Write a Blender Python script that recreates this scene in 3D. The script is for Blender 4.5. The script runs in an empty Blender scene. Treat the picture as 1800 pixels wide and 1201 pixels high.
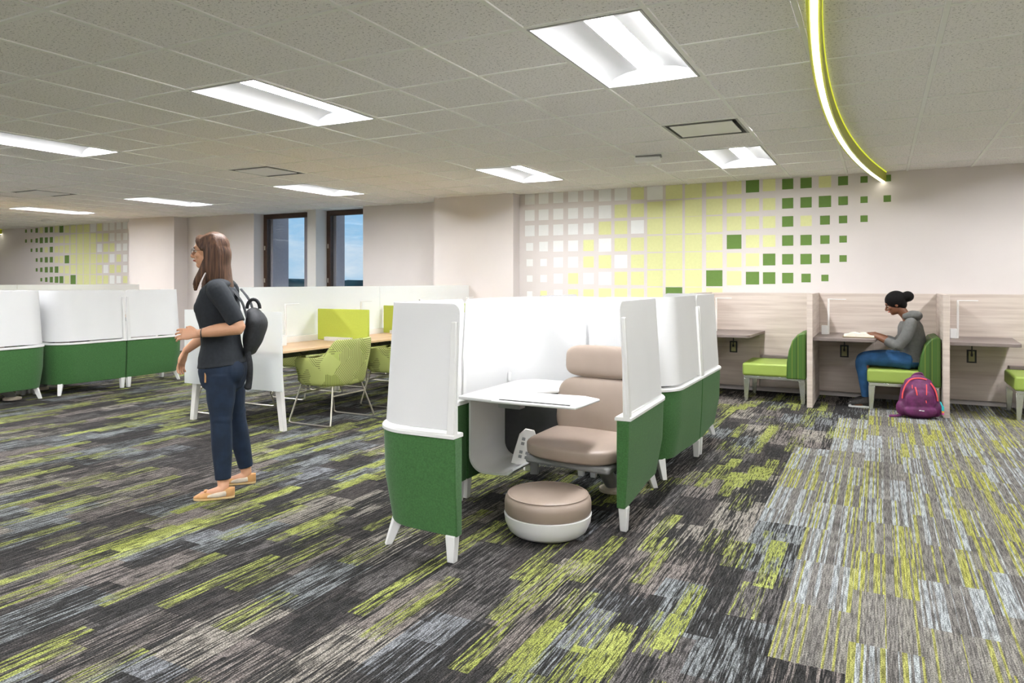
import bpy, math, random
from mathutils import Vector, Matrix
random.seed(7)
S = bpy.context.scene
COL = S.collection
PI = math.pi
# ------------------------------------------------------------------ camera
TH = math.radians(27.31)
H = 2.573
cam = bpy.data.objects.new('camera', bpy.data.cameras.new('camera'))
COL.objects.link(cam)
cam.location = (0, 0, 1.331)
cam.rotation_euler = (PI/2, 0, TH)
cam.data.sensor_width = 36; cam.data.lens = 1253/1800*36
cam.data.shift_y = -(600.5-495)/1800
cam.data.clip_end = 3000; cam.data.clip_start = .05
S.camera = cam
# ------------------------------------------------------------------ view, world
S.view_settings.view_transform = 'Standard'; S.view_settings.look = 'None'
S.view_settings.gamma = 1; S.view_settings.use_curve_mapping = False
S.view_settings.exposure = 0.0
LIGHT = 140.0      # emission of the troffer lenses
w = bpy.data.worlds.new('world'); S.world = w; w.use_nodes = True
nt = w.node_tree; nt.nodes.clear()
def N(nt, t, **k):
    n = nt.nodes.new(t)
    for a, b in k.items():
        if a == 'ins':
            for i, v in b.items():
                if isinstance(v, bpy.types.NodeSocket): nt.links.new(v, n.inputs[i])
                else: n.inputs[i].default_value = v
        else: setattr(n, a, b)
    return n
def ramp(nt, fac, stops, interp='LINEAR'):
    r = N(nt, 'ShaderNodeValToRGB', ins={0: fac}); cr = r.color_ramp; cr.interpolation = interp
    while len(cr.elements) < len(stops): cr.elements.new(.5)
    for e, (p, c) in zip(cr.elements, stops):
        e.position = p; e.color = (c[0], c[1], c[2], 1) if hasattr(c, '__len__') else (c, c, c, 1)
    return r.outputs[0]
def mth(nt, op, a, b=0., c=None):
    n = N(nt, 'ShaderNodeMath', operation=op, ins={0: a, 1: b})
    if c is not None: n.inputs[2].default_value = c
    return n.outputs[0]
def mix(nt, f, a, b, blend='MIX'):
    n = N(nt, 'ShaderNodeMix', data_type='RGBA', blend_type=blend)
    for i, v in ((0, f), (6, a), (7, b)):
        if isinstance(v, bpy.types.NodeSocket): nt.links.new(v, n.inputs[i])
        else: n.inputs[i].default_value = v if i == 0 else (*v, 1)
    return n.outputs[2]
tc = N(nt, 'ShaderNodeTexCoord'); sx = N(nt, 'ShaderNodeSeparateXYZ', ins={0: tc.outputs['Generated']})
base = ramp(nt, sx.outputs[2], [(0, (.42, .66, .86)), (.06, (.36, .62, .86)), (.25, (.20, .47, .80)), (1, (.12, .3, .65))])
mp = N(nt, 'ShaderNodeMapping', ins={0: tc.outputs['Generated'], 3: (1, 1, 3.)})
nz = N(nt, 'ShaderNodeTexNoise', ins={'Vector': mp.outputs[0], 'Scale': 9., 'Detail': 6., 'Roughness': .6})
cl = ramp(nt, nz.outputs[0], [(.42, 0.), (.72, 1.)])
skyc = mix(nt, cl, base, (.85, .9, .95))
bg = N(nt, 'ShaderNodeBackground', ins={0: skyc, 1: 1.05})
wo = N(nt, 'ShaderNodeOutputWorld', ins={0: bg.outputs[0]})

# ------------------------------------------------------------------ materials
def newmat(name):
    m = bpy.data.materials.new(name); m.use_nodes = True
    nt = m.node_tree; nt.nodes.clear()
    out = N(nt, 'ShaderNodeOutputMaterial')
    return m, nt, out
def pbsdf(nt, out, col, rough=.6, metal=0., spec=.5, bump=None, bstr=.3, bdist=.002, sheen=0., coat=0.):
    b = N(nt, 'ShaderNodeBsdfPrincipled', ins={'Roughness': rough, 'Metallic': metal, 'Specular IOR Level': spec})
    if isinstance(col, bpy.types.NodeSocket): nt.links.new(col, b.inputs['Base Color'])
    else: b.inputs['Base Color'].default_value = (*col, 1)
    if sheen: b.inputs['Sheen Weight'].default_value = sheen
    if coat: b.inputs['Coat Weight'].default_value = coat
    if bump is not None:
        bb = N(nt, 'ShaderNodeBump', ins={'Strength': bstr, 'Distance': bdist, 'Height': bump})
        nt.links.new(bb.outputs[0], b.inputs['Normal'])
    nt.links.new(b.outputs[0], out.inputs[0])
    return b
def plain(name, col, rough=.6, metal=0., var=.06, scale=30., bstr=0., spec=.5, sheen=0., bscale=None, coat=0.):
    m, nt, out = newmat(name)
    tc = N(nt, 'ShaderNodeTexCoord')
    nz = N(nt, 'ShaderNodeTexNoise', ins={'Vector': tc.outputs['Object'], 'Scale': scale, 'Detail': 3.})
    lo = tuple(c*(1-var) for c in col); hi = tuple(min(1, c*(1+var)) for c in col)
    c = ramp(nt, nz.outputs[0], [(.3, lo), (.7, hi)])
    bump = None
    if bstr:
        n2 = N(nt, 'ShaderNodeTexNoise', ins={'Vector': tc.outputs['Object'], 'Scale': bscale or scale*6, 'Detail': 2.})
        bump = n2.outputs[0]
    pbsdf(nt, out, c, rough, metal, spec, bump, bstr, sheen=sheen, coat=coat)
    return m
def emis(name, col, s):
    m, nt, out = newmat(name)
    e = N(nt, 'ShaderNodeEmission', ins={0: (*col, 1), 1: s}); nt.links.new(e.outputs[0], out.inputs[0]); return m
def frosted(name, col, transp, transl=.6, rough=.5):
    m, nt, out = newmat(name)
    tc = N(nt, 'ShaderNodeTexCoord')
    nz = N(nt, 'ShaderNodeTexNoise', ins={'Vector': tc.outputs['Object'], 'Scale': 4., 'Detail': 1.})
    c = ramp(nt, nz.outputs[0], [(.3, tuple(x*.98 for x in col)), (.7, col)])
    p = N(nt, 'ShaderNodeBsdfPrincipled', ins={'Base Color': c, 'Roughness': rough})
    t = N(nt, 'ShaderNodeBsdfTranslucent', ins={0: c})
    a = N(nt, 'ShaderNodeMixShader', ins={0: transl, 1: p.outputs[0], 2: t.outputs[0]})
    r = N(nt, 'ShaderNodeBsdfRefraction', ins={0: (*col, 1), 1: .45, 2: 1.02})
    b = N(nt, 'ShaderNodeMixShader', ins={0: transp, 1: a.outputs[0], 2: r.outputs[0]})
    nt.links.new(b.outputs[0], out.inputs[0]); return m

M = {}
M['wall'] = plain('warm greige wall paint', (.71, .655, .635), .85, var=.015, scale=3, bstr=.05, bscale=300)
M['wallgrey'] = plain('grey wall paint', (.70, .68, .66), .85, var=.015, scale=3, bstr=.05, bscale=300)
M['tbar'] = plain('ceiling grid paint', (.90, .90, .86), .5, var=.02)
M['white'] = plain('white moulded plastic', (.80, .80, .79), .35, var=.01, scale=8)
M['whitemetal'] = plain('white powder coated metal', (.78, .76, .73), .4, var=.02)
M['troffer'] = plain('white enamel reflector', (.45, .45, .45), .35, var=.01)
M['lens'] = emis('lit lens', (.965, .975, 1), LIGHT)
M['brightwhite'] = plain('bright white plastic', (.93, .93, .93), .4, var=.01)
M['screen'] = frosted('white translucent screen', (.87, .87, .875), .0, .15, .5)
M['glass_frost'] = frosted('frosted glass', (.95, .97, .98), .22, .6, .3)
M['green'] = plain('green wool felt', (.052, .145, .044), .95, var=.18, scale=120, bstr=.25, bscale=900, sheen=.15, spec=.2)
M['dgrey'] = plain('charcoal panel', (.045, .045, .047), .5, var=.1)
M['mgrey'] = plain('grey metal plate', (.25, .25, .25), .4, var=.05)
M['black'] = plain('black plastic', (.012, .012, .013), .45, var=.2)
M['blackcloth'] = plain('black nylon', (.018, .02, .024), .7, var=.3, scale=60, bstr=.3, bscale=400)
M['taupe'] = plain('taupe leather', (.335, .262, .215), .42, var=.03, scale=12, bstr=.12, bscale=350)
M['lime'] = plain('lime panel fabric', (.50, .56, .07), .75, var=.05, scale=200, bstr=.1, bscale=800)
M['seatlime'] = plain('lime vinyl', (.30, .40, .075), .5, var=.03, scale=10, bstr=.06, bscale=300)
M['chrome'] = plain('brushed nickel wire', (.62, .58, .50), .3, metal=.9, var=.05)
M['chrome2'] = plain('polished metal legs', (.62, .64, .60), .25, metal=.9, var=.05)
M['brown'] = plain('dark brown window frame', (.055, .028, .015), .45, var=.2)
M['fin'] = plain('precast exterior fin', (.42, .36, .37), .8, var=.05)
M['yellowfin'] = plain('olive lime trim', (.48, .50, .03), .35, var=.05)
M['yellowglow'] = emis('lime edge glow', (.72, .78, .06), 1.0)
M['led'] = emis('led strip', (1, .98, .80), 9.)
M['mwhite'] = plain('white mural paint', (.86, .86, .85), .8, var=.01)
M['myellow'] = plain('yellow green mural paint', (.74, .745, .37), .8, var=.02)
M['mgreen'] = plain('green mural paint', (.125, .225, .045), .8, var=.03)
M['laminate'] = plain('dark taupe laminate', (.205, .165, .150), .45, var=.06, scale=8)
M['grass'] = plain('distant trees', (.02, .10, .10), .9, var=.4, scale=.05)
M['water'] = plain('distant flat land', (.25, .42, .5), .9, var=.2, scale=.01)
M['skin1'] = plain('light skin', (.62, .33, .20), .5, var=.05, scale=10)
M['skin2'] = plain('brown skin', (.17, .065, .030), .45, var=.08, scale=10)
M['hair1'] = plain('brown hair', (.13, .062, .032), .45, var=.5, scale=25)
M['hair2'] = plain('black hair', (.006, .005, .005), .75, spec=.15, var=.3, scale=60, bstr=.6, bscale=150)
M['shirt'] = plain('charcoal knit', (.017, .021, .027), .9, var=.15, scale=50, bstr=.2, bscale=500)
M['jeans'] = plain('dark blue denim', (.007, .018, .042), .85, var=.25, scale=14, bstr=.25, bscale=700)
M['jeans2'] = plain('mid blue denim', (.015, .075, .19), .85, var=.3, scale=12, bstr=.25, bscale=700)
M['hoodie'] = plain('grey hoodie', (.125, .125, .12), .95, var=.1, scale=40, bstr=.25, bscale=500)
M['tan'] = plain('tan leather', (.62, .33, .13), .55, var=.1)
M['gold'] = plain('cream shoe side', (.70, .60, .48), .5, var=.1)
M['sole'] = plain('gum sole', (.60, .43, .20), .7, var=.1)
M['lip'] = plain('lips', (.45, .12, .09), .5)
M['eye'] = plain('dark eye', (.02, .012, .01), .2)
M['eyew'] = plain('eye white', (.75, .72, .7), .3)
M['canvas'] = plain('charcoal canvas', (.045, .042, .04), .9, var=.2, scale=60)
M['paper'] = plain('paper', (.80, .77, .68), .9, var=.03)
M['bookcover'] = plain('ochre book cover', (.42, .30, .10), .6)
M['purple'] = plain('purple nylon', (.115, .014, .085), .6, var=.35, scale=18, bstr=.4, bscale=60)
M['coral'] = plain('coral zipper', (.85, .09, .10), .5)
M['teal'] = plain('teal cord', (.03, .50, .55), .6)
M['orange'] = plain('orange cord', (.8, .35, .05), .6)
M['pink'] = plain('pink cord', (.75, .05, .35), .6)
M['plate'] = plain('olive outlet plate', (.42, .40, .20), .5)

def mat_ceiling():
    m, nt, out = newmat('mineral fibre ceiling tile')
    g = N(nt, 'ShaderNodeNewGeometry')
    n1 = N(nt, 'ShaderNodeTexNoise', ins={'Vector': g.outputs['Position'], 'Scale': 75., 'Detail': 3., 'Roughness': .7})
    c1 = ramp(nt, n1.outputs[0], [(.36, .50), (.43, 1.)])
    n2 = N(nt, 'ShaderNodeTexNoise', ins={'Vector': g.outputs['Position'], 'Scale': 300., 'Detail': 2.})
    c2 = ramp(nt, n2.outputs[0], [(.35, .84), (.6, 1.)])
    c = mix(nt, 1., mix(nt, 1., c1, c2, 'MULTIPLY'), (.985, .955, .945), 'MULTIPLY')
    pbsdf(nt, out, c, .95, bump=n1.outputs[0], bstr=.4, bdist=.003, spec=.1)
    return m
M['ceiling'] = mat_ceiling()

def wn(nt, v3, seed):
    a = N(nt, 'ShaderNodeVectorMath', operation='ADD', ins={0: v3, 1: (seed, seed*1.7, seed*.3)})
    return N(nt, 'ShaderNodeTexWhiteNoise', noise_dimensions='3D', ins={0: a.outputs[0]})
def cellvec(nt, x, y, wx, wy, ox, oy, stag):
    cx = mth(nt, 'FLOOR', mth(nt, 'DIVIDE', mth(nt, 'SUBTRACT', x, ox), wx))
    sh = mth(nt, 'MULTIPLY', cx, stag)
    cy = mth(nt, 'FLOOR', mth(nt, 'ADD', mth(nt, 'DIVIDE', mth(nt, 'SUBTRACT', y, oy), wy), sh))
    return N(nt, 'ShaderNodeCombineXYZ', ins={0: cx, 1: cy}).outputs[0]
def mat_carpet_dark():
    m, nt, out = newmat('charcoal lime plank carpet')
    g = N(nt, 'ShaderNodeNewGeometry'); s = N(nt, 'ShaderNodeSeparateXYZ', ins={0: g.outputs['Position']})
    x, y = s.outputs[0], s.outputs[1]
    cA = cellvec(nt, x, y, .25, .5, -.355, 2.665, .5)
    cB = cellvec(nt, x, y, .125, .36, -.30, 2.3, .37)
    cC = cellvec(nt, x, y, .083, .62, -.33, 2.5, .61)
    rA = wn(nt, cA, 1.3); rB = wn(nt, cB, 5.1); rC = wn(nt, cC, 9.7)
    def streak(fx, fy, det, seed):
        v = N(nt, 'ShaderNodeCombineXYZ', ins={0: mth(nt, 'MULTIPLY', x, fx), 1: mth(nt, 'MULTIPLY', y, fy), 2: seed})
        return N(nt, 'ShaderNodeTexNoise', ins={'Vector': v.outputs[0], 'Scale': 1., 'Detail': det, 'Roughness': .65}).outputs[0]
    s1 = streak(95, 3.2, 4., 0.); s2 = streak(85, 2.6, 4., 7.); s3 = streak(150, 14, 2., 3.)
    char = (.025, .024, .0235)
    tone = ramp(nt, rA.outputs[0], [(0, (.155, .135, .125)), (.22, (.165, .175, .18)), (.42, (.06, .053, .051)), (.60, (.22, .20, .175)), (.74, (.10, .092, .090)), (.88, (.15, .155, .165))], 'CONSTANT')
    dA = ramp(nt, rB.outputs[0], [(0, .54), (.34, .50), (.66, .455), (.85, .59)], 'CONSTANT')
    k1 = mth(nt, 'MULTIPLY', mth(nt, 'SUBTRACT', s1, dA), 14.)
    k1 = N(nt, 'ShaderNodeClamp', ins={0: mth(nt, 'ADD', k1, .5)}).outputs[0]
    c = mix(nt, k1, char, tone)
    c = mix(nt, 1., c, ramp(nt, s3, [(.40, .50), (.56, 1.35)]), 'MULTIPLY')
    # lime streak areas
    lim = ramp(nt, rB.outputs[1], [(0, .53), (.22, .80), (.80, .57), (.90, .80)], 'CONSTANT')
    lsel = ramp(nt, rC.outputs[0], [(0, 0.), (.81, 1.)], 'CONSTANT')
    limA = N(nt, 'ShaderNodeMapRange', ins={0: lsel, 3: 0., 4: .30}).outputs[0]
    k2 = mth(nt, 'MULTIPLY', mth(nt, 'SUBTRACT', mth(nt, 'ADD', s2, limA), lim), 16.)
    k2 = N(nt, 'ShaderNodeClamp', ins={0: mth(nt, 'ADD', k2, .5)}).outputs[0]
    k2 = mth(nt, 'MULTIPLY', k2, ramp(nt, s3, [(.38, .35), (.5, 1.)]))
    limec = mix(nt, rA.outputs[0], (.185, .205, .05), (.27, .295, .085))
    limec = mix(nt, 1., limec, ramp(nt, s3, [(.38, .45), (.56, 1.25)]), 'MULTIPLY')
    c = mix(nt, k2, c, limec)
    gn = N(nt, 'ShaderNodeTexNoise', ins={'Vector': g.outputs['Position'], 'Scale': 190., 'Detail': 2.}).outputs[0]
    gr = ramp(nt, gn, [(.34, .30), (.62, 1.55)])
    c = mix(nt, 1., c, gr, 'MULTIPLY')
    pbsdf(nt, out, c, .97, spec=.1, bump=gn, bstr=.6, bdist=.004)
    return m
def mat_carpet_light():
    m, nt, out = newmat('grey striped plank carpet')
    g = N(nt, 'ShaderNodeNewGeometry'); s = N(nt, 'ShaderNodeSeparateXYZ', ins={0: g.outputs['Position']})
    x, y = s.outputs[0], s.outputs[1]
    cA = cellvec(nt, x, y, .252, .5, -.355, 2.665, .5)
    cB = cellvec(nt, x, y, .252, .25, -.355, 2.665, .0)
    rA = wn(nt, cA, 2.3); rB = wn(nt, cB, 6.1)
    fx = mth(nt, 'FRACT', mth(nt, 'DIVIDE', mth(nt, 'ADD', x, 20.355), .252))
    cx = N(nt, 'ShaderNodeCombineXYZ', ins={0: mth(nt, 'FLOOR', mth(nt, 'MULTIPLY', x, 115.)), 1: mth(nt, 'FLOOR', mth(nt, 'MULTIPLY', rA.outputs[0], 40.))})
    st = wn(nt, cx.outputs[0], .5).outputs[0]
    v = N(nt, 'ShaderNodeCombineXYZ', ins={0: mth(nt, 'MULTIPLY', x, 90.), 1: mth(nt, 'MULTIPLY', y, 3.)})
    br = N(nt, 'ShaderNodeTexNoise', ins={'Vector': v.outputs[0], 'Scale': 1., 'Detail': 2.}).outputs[0]
    base = mix(nt, rB.outputs[0], (.11, .103, .096), (.17, .16, .148))
    sc = ramp(nt, rA.outputs[1], [(0, (.27, .27, .062)), (.40, (.28, .30, .31)), (.78, (.19, .18, .16))], 'CONSTANT')
    side = mth(nt, 'LESS_THAN', fx, .86)
    k = mth(nt, 'GREATER_THAN', st, .50)
    k = mth(nt, 'MULTIPLY', k, side)
    k = mth(nt, 'MULTIPLY', k, ramp(nt, br, [(.34, .25), (.5, .95)]))
    c = mix(nt, k, base, sc)
    sc2 = ramp(nt, rA.outputs[1], [(0, (.29, .31, .31)), (.40, (.27, .27, .062))], 'CONSTANT')
    k3 = mth(nt, 'MULTIPLY', mth(nt, 'MULTIPLY', mth(nt, 'LESS_THAN', st, .15), side), .8)
    c = mix(nt, k3, c, sc2)
    gn = N(nt, 'ShaderNodeTexNoise', ins={'Vector': g.outputs['Position'], 'Scale': 190., 'Detail': 2.}).outputs[0]
    v2 = N(nt, 'ShaderNodeCombineXYZ', ins={0: mth(nt, 'MULTIPLY', x, 170.), 1: mth(nt, 'MULTIPLY', y, 9.)})
    fn = N(nt, 'ShaderNodeTexNoise', ins={'Vector': v2.outputs[0], 'Scale': 1., 'Detail': 2.}).outputs[0]
    c = mix(nt, 1., c, ramp(nt, fn, [(.38, .55), (.58, 1.3)]), 'MULTIPLY')
    c = mix(nt, 1., c, ramp(nt, gn, [(.34, .35), (.62, 1.5)]), 'MULTIPLY')
    pbsdf(nt, out, c, .97, spec=.1, bump=gn, bstr=.6, bdist=.004)
    return m
M['carpet'] = mat_carpet_dark(); M['carpet2'] = mat_carpet_light()

def hairmat(name, c1, c2, rough):
    m, nt, out = newmat(name)
    tc = N(nt, 'ShaderNodeTexCoord')
    mp = N(nt, 'ShaderNodeMapping', ins={0: tc.outputs['Object'], 3: (110, 110, 5)})
    nz = N(nt, 'ShaderNodeTexNoise', ins={'Vector': mp.outputs[0], 'Scale': 1., 'Detail': 4.})
    c = ramp(nt, nz.outputs[0], [(.35, c1), (.65, c2)])
    pbsdf(nt, out, c, rough, spec=.3, bump=nz.outputs[0], bstr=.5, bdist=.004)
    return m
M['hair1'] = hairmat('brown hair strands', (.045, .020, .012), (.15, .075, .042), .5)
def wood(name, c1, c2, axis=0, sc=(1.2, 14, 22), rough=.45):
    m, nt, out = newmat(name)
    tc = N(nt, 'ShaderNodeTexCoord')
    mp = N(nt, 'ShaderNodeMapping', ins={0: tc.outputs['Object'], 3: sc})
    nz = N(nt, 'ShaderNodeTexNoise', ins={'Vector': mp.outputs[0], 'Scale': 1., 'Detail': 5., 'Roughness': .6})
    c = ramp(nt, nz.outputs[0], [(.35, c1), (.6, c2)])
    pbsdf(nt, out, c, rough, spec=.4)
    return m
M['ashwood'] = wood('pale ash laminate', (.52, .43, .375), (.66, .575, .51), sc=(1.0, 1.0, 22))
M['maple'] = wood('maple desktop', (.62, .40, .23), (.72, .50, .31), sc=(14, 1.2, 22))

def mat_stripes(name, axis):
    m, nt, out = newmat(name)
    tc = N(nt, 'ShaderNodeTexCoord'); s = N(nt, 'ShaderNodeSeparateXYZ', ins={0: tc.outputs['Object']})
    v = N(nt, 'ShaderNodeCombineXYZ', ins={0: mth(nt, 'MULTIPLY', s.outputs[axis], 45.)})
    nz = N(nt, 'ShaderNodeTexNoise', ins={'Vector': v.outputs[0], 'Scale': 1., 'Detail': 1.})
    c = ramp(nt, nz.outputs[0], [(.30, (.018, .055, .006)), (.45, (.055, .14, .012)), (.55, (.045, .12, .018)), (.66, (.15, .20, .02))])
    pbsdf(nt, out, c, .5)
    return m
M['stripe'] = mat_stripes('striped green upholstery', 0)
def mat_facet():
    m, nt, out = newmat('lime faceted knit')
    tc = N(nt, 'ShaderNodeTexCoord')
    v = N(nt, 'ShaderNodeTexVoronoi', feature='F1', distance='MANHATTAN', ins={'Vector': tc.outputs['Object'], 'Scale': 6.})
    sc = N(nt, 'ShaderNodeSeparateColor', ins={0: v.outputs['Color']})
    ang = mth(nt, 'MULTIPLY', mth(nt, 'FLOOR', mth(nt, 'MULTIPLY', sc.outputs[0], 4.)), .8)
    s = N(nt, 'ShaderNodeSeparateXYZ', ins={0: tc.outputs['Object']})
    h = mth(nt, 'ADD', s.outputs[0], s.outputs[1])
    a = mth(nt, 'ADD', mth(nt, 'MULTIPLY', h, mth(nt, 'COSINE', ang)), mth(nt, 'MULTIPLY', s.outputs[2], mth(nt, 'SINE', ang)))
    wv = mth(nt, 'SINE', mth(nt, 'MULTIPLY', a, 330.))
    k = mth(nt, 'MULTIPLY', mth(nt, 'GREATER_THAN', wv, .1), mth(nt, 'GREATER_THAN', sc.outputs[1], .28))
    lt = mix(nt, sc.outputs[2], (.40, .46, .12), (.50, .54, .19))
    c = mix(nt, mth(nt, 'MULTIPLY', k, .9), lt, (.17, .18, .05))
    pbsdf(nt, out, c, .85, bump=k, bstr=.3, bdist=.002)
    return m
M['facet'] = mat_facet()

# ------------------------------------------------------------------ mesh helpers
class MB:
    def __init__(s): s.v = []; s.f = []; s.m = []; s.cur = 0
    def mi(s, i): s.cur = i; return s
    def add(s, vs, fs):
        o = len(s.v); s.v += [tuple(p) for p in vs]; s.f += [tuple(i+o for i in f) for f in fs]; s.m += [s.cur]*len(fs)
        return s
    def box(s, x0, x1, y0, y1, z0, z1, mat=None):
        vs = [Vector((x, y, z)) for z in (z0, z1) for y in (y0, y1) for x in (x0, x1)]
        if mat is not None: vs = [mat @ p for p in vs]
        return s.add(vs, [(0, 2, 3, 1), (4, 5, 7, 6), (0, 1, 5, 4), (2, 6, 7, 3), (0, 4, 6, 2), (1, 3, 7, 5)])
    def taper(s, p0, p1, a0, a1, rz=0., b0=None, b1=None):   # rectangular taper between two points
        b0 = b0 or a0; b1 = b1 or a1; R = Matrix.Rotation(rz, 3, 'Z'); vs = []
        for p, a, b in ((p0, a0, b0), (p1, a1, b1)):
            for sx, sy in ((-1, -1), (1, -1), (1, 1), (-1, 1)):
                vs.append(Vector(p)+R @ Vector((sx*a/2, sy*b/2, 0)))
        return s.add(vs, [(3, 2, 1, 0), (4, 5, 6, 7), (0, 1, 5, 4), (1, 2, 6, 5), (2, 3, 7, 6), (3, 0, 4, 7)])
    def prism(s, poly, z0, z1):
        n = len(poly)
        vs = [(x, y, z0) for x, y in poly]+[(x, y, z1) for x, y in poly]
        return s.add(vs, [tuple(range(n))[::-1], tuple(range(n, 2*n))]+[(i, (i+1) % n, n+(i+1) % n, n+i) for i in range(n)])
    def rings(s, rings, closed=True, caps=True):
        n = len(rings[0]); vs = [p for r in rings for p in r]; fs = []
        for k in range(len(rings)-1):
            for i in range(n if closed else n-1):
                j = (i+1) % n; fs.append((k*n+i, k*n+j, (k+1)*n+j, (k+1)*n+i))
        if caps and closed: fs.append(tuple(range(n))[::-1]); fs.append(tuple((len(rings)-1)*n+i for i in range(n)))
        return s.add(vs, fs)
    def loft(s, pts, rad, side=(0, 1, 0), seg=16, sub=5, round_ends=True):
        pts = [Vector(p) for p in pts]; rad = [(r, r) if not hasattr(r, '__len__') else tuple(r) for r in rad]
        P = []; R = []; n = len(pts)
        if n == 2: sub = max(sub, 3)
        for i in range(n-1):
            p0 = pts[max(i-1, 0)]; p1 = pts[i]; p2 = pts[i+1]; p3 = pts[min(i+2, n-1)]
            for k in range(sub):
                t = k/sub
                P.append(.5*((2*p1)+(p2-p0)*t+(2*p0-5*p1+4*p2-p3)*t*t+(3*p1-p0-3*p2+p3)*t**3))
                e = t*t*(3-2*t); R.append(tuple(a+(b-a)*e for a, b in zip(rad[i], rad[i+1])))
        P.append(pts[-1]); R.append(rad[-1])
        out = []; m = len(P)
        T = [(P[min(i+1, m-1)]-P[max(i-1, 0)]).normalized() for i in range(m)]
        def ring(c, t, ra, rb):
            a = Vector(side); a = (a-t*a.dot(t))
            if a.length < 1e-3: a = Vector((1, 0, 0))-t*t.x
            a.normalize(); b = t.cross(a)
            return [c+a*ra*math.cos(q)+b*rb*math.sin(q) for q in (2*PI*k/seg for k in range(seg))]
        if round_ends:
            for q in (.25, .7): 
                h = min(R[0]); out.append(ring(P[0]-T[0]*h*(1-q)*.9, T[0], R[0][0]*math.sin(q*PI/2), R[0][1]*math.sin(q*PI/2)))
        for i in range(m): out.append(ring(P[i], T[i], *R[i]))
        if round_ends:
            for q in (.7, .25):
                h = min(R[-1]); out.append(ring(P[-1]+T[-1]*h*(1-q)*.9, T[-1], R[-1][0]*math.sin(q*PI/2), R[-1][1]*math.sin(q*PI/2)))
        return s.rings(out)
    def tube(s, pts, r, seg=8):     # polyline tube
        pts = [Vector(p) for p in pts]; m = len(pts); out = []; prev = None
        for i in range(m):
            t = (pts[min(i+1, m-1)]-pts[max(i-1, 0)]).normalized()
            if prev is None:
                a = Vector((0, 0, 1)) if abs(t.z) < .9 else Vector((1, 0, 0))
            else: a = prev
            a = (a-t*a.dot(t)).normalized(); prev = a; b = t.cross(a)
            out.append([pts[i]+a*r*math.cos(q)+b*r*math.sin(q) for q in (2*PI*k/seg for k in range(seg))])
        return s.rings(out)
    def lathe(s, prof, c=(0, 0, 0), seg=48):
        out = [[Vector((c[0]+r*math.cos(2*PI*k/seg), c[1]+r*math.sin(2*PI*k/seg), c[2]+z)) for k in range(seg)] for r, z in prof]
        return s.rings(out)
    def ell(s, c, r, rot=None, seg=20, rg=12, pw=1.):
        out = []
        sg = lambda v: math.copysign(abs(v)**pw, v)
        for i in range(rg+1):
            ph = -PI/2+PI*min(max(i/rg, .02), .98)
            ring = []
            for k in range(seg):
                q = 2*PI*k/seg
                p = Vector((r[0]*sg(math.cos(ph))*sg(math.cos(q)), r[1]*sg(math.cos(ph))*sg(math.sin(q)), r[2]*sg(math.sin(ph))))
                if rot is not None: p = rot @ p
                ring.append(p+Vector(c))
            out.append(ring)
        return s.rings(out)
    def mesh(s, name, mats, smooth=35):
        me = bpy.data.meshes.new(name); me.from_pydata(s.v, [], s.f)
        for m_ in (mats if isinstance(mats, (list, tuple)) else [mats]): me.materials.append(M[m_])
        me.polygons.foreach_set('material_index', s.m)
        if smooth:
            me.polygons.foreach_set('use_smooth', [True]*len(s.f))
            me.update(); me.set_sharp_from_angle(angle=math.radians(smooth))
        me.update(); return me
    def build(s, name, mats, parent=None, smooth=35, bevel=0, bseg=2, loc=None):
        o = bpy.data.objects.new(name, s.mesh(name, mats, smooth)); COL.objects.link(o)
        if parent: o.parent = parent
        if loc: o.location = loc
        if bevel:
            b = o.modifiers.new('bevel', 'BEVEL'); b.width = bevel; b.segments = bseg; b.limit_method = 'ANGLE'
            b.angle_limit = math.radians(40)
        return o
def fuse(name, mb, mats, parent=None, voxel=.006, it=4, fac=.5):
    o = bpy.data.objects.new('tmp', mb.mesh('tmp', mats, 0)); COL.objects.link(o)
    r = o.modifiers.new('r', 'REMESH'); r.mode = 'VOXEL'; r.voxel_size = voxel
    sm = o.modifiers.new('s', 'SMOOTH'); sm.iterations = it; sm.factor = fac
    bpy.context.view_layer.update()
    dg = bpy.context.evaluated_depsgraph_get()
    me = bpy.data.meshes.new_from_object(o.evaluated_get(dg)); me.name = name
    bpy.data.objects.remove(o)
    me.polygons.foreach_set('use_smooth', [True]*len(me.polygons)); me.update()
    if not me.materials: me.materials.append(M[mats])
    n = bpy.data.objects.new(name, me); COL.objects.link(n)
    if parent: n.parent = parent
    return n
def tag(o, label, cat, group=None, kind=None):
    o['label'] = label; o['category'] = cat
    if group: o['group'] = group
    if kind: o['kind'] = kind
    return o
def thing(name, label, cat, loc=(0, 0, 0), rz=0., group=None):
    o = bpy.data.objects.new(name, None); COL.objects.link(o); o.empty_display_size = .1
    o.location = loc; o.rotation_euler = (0, 0, rz)
    return tag(o, label, cat, group)
def struct(o, label=None, cat=None):
    o['kind'] = 'structure'
    if label: o['label'] = label
    if cat: o['category'] = cat
    return o
def copy_tree(o, parent=None):
    c = o.copy(); COL.objects.link(c); c.parent = parent
    for ch in list(o.children): copy_tree(ch, c)
    return c
def dup(o, loc, rz, label):
    c = copy_tree(o); c.location = loc; c.rotation_euler = (0, 0, rz); c['label'] = label; return c
def arc(cx, cy, r, a0, a1, n=10):
    return [(cx+r*math.cos(math.radians(a0+(a1-a0)*i/n)), cy+r*math.sin(math.radians(a0+(a1-a0)*i/n))) for i in range(n+1)]

# ------------------------------------------------------------------ room shell
P = .6096; GX0 = -.949; GY0 = 3.13
XL, XR, YB = -19.6, 4.4, -5.5
LCOLS = [-25, -20, -15, -10, -5, -1, 4]; LROWS = [GY0-12*P, GY0-6*P, GY0, GY0+6*P]  # rows behind the camera and rightmost column: unseen troffers added for their light
WY = 9.10
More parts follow.
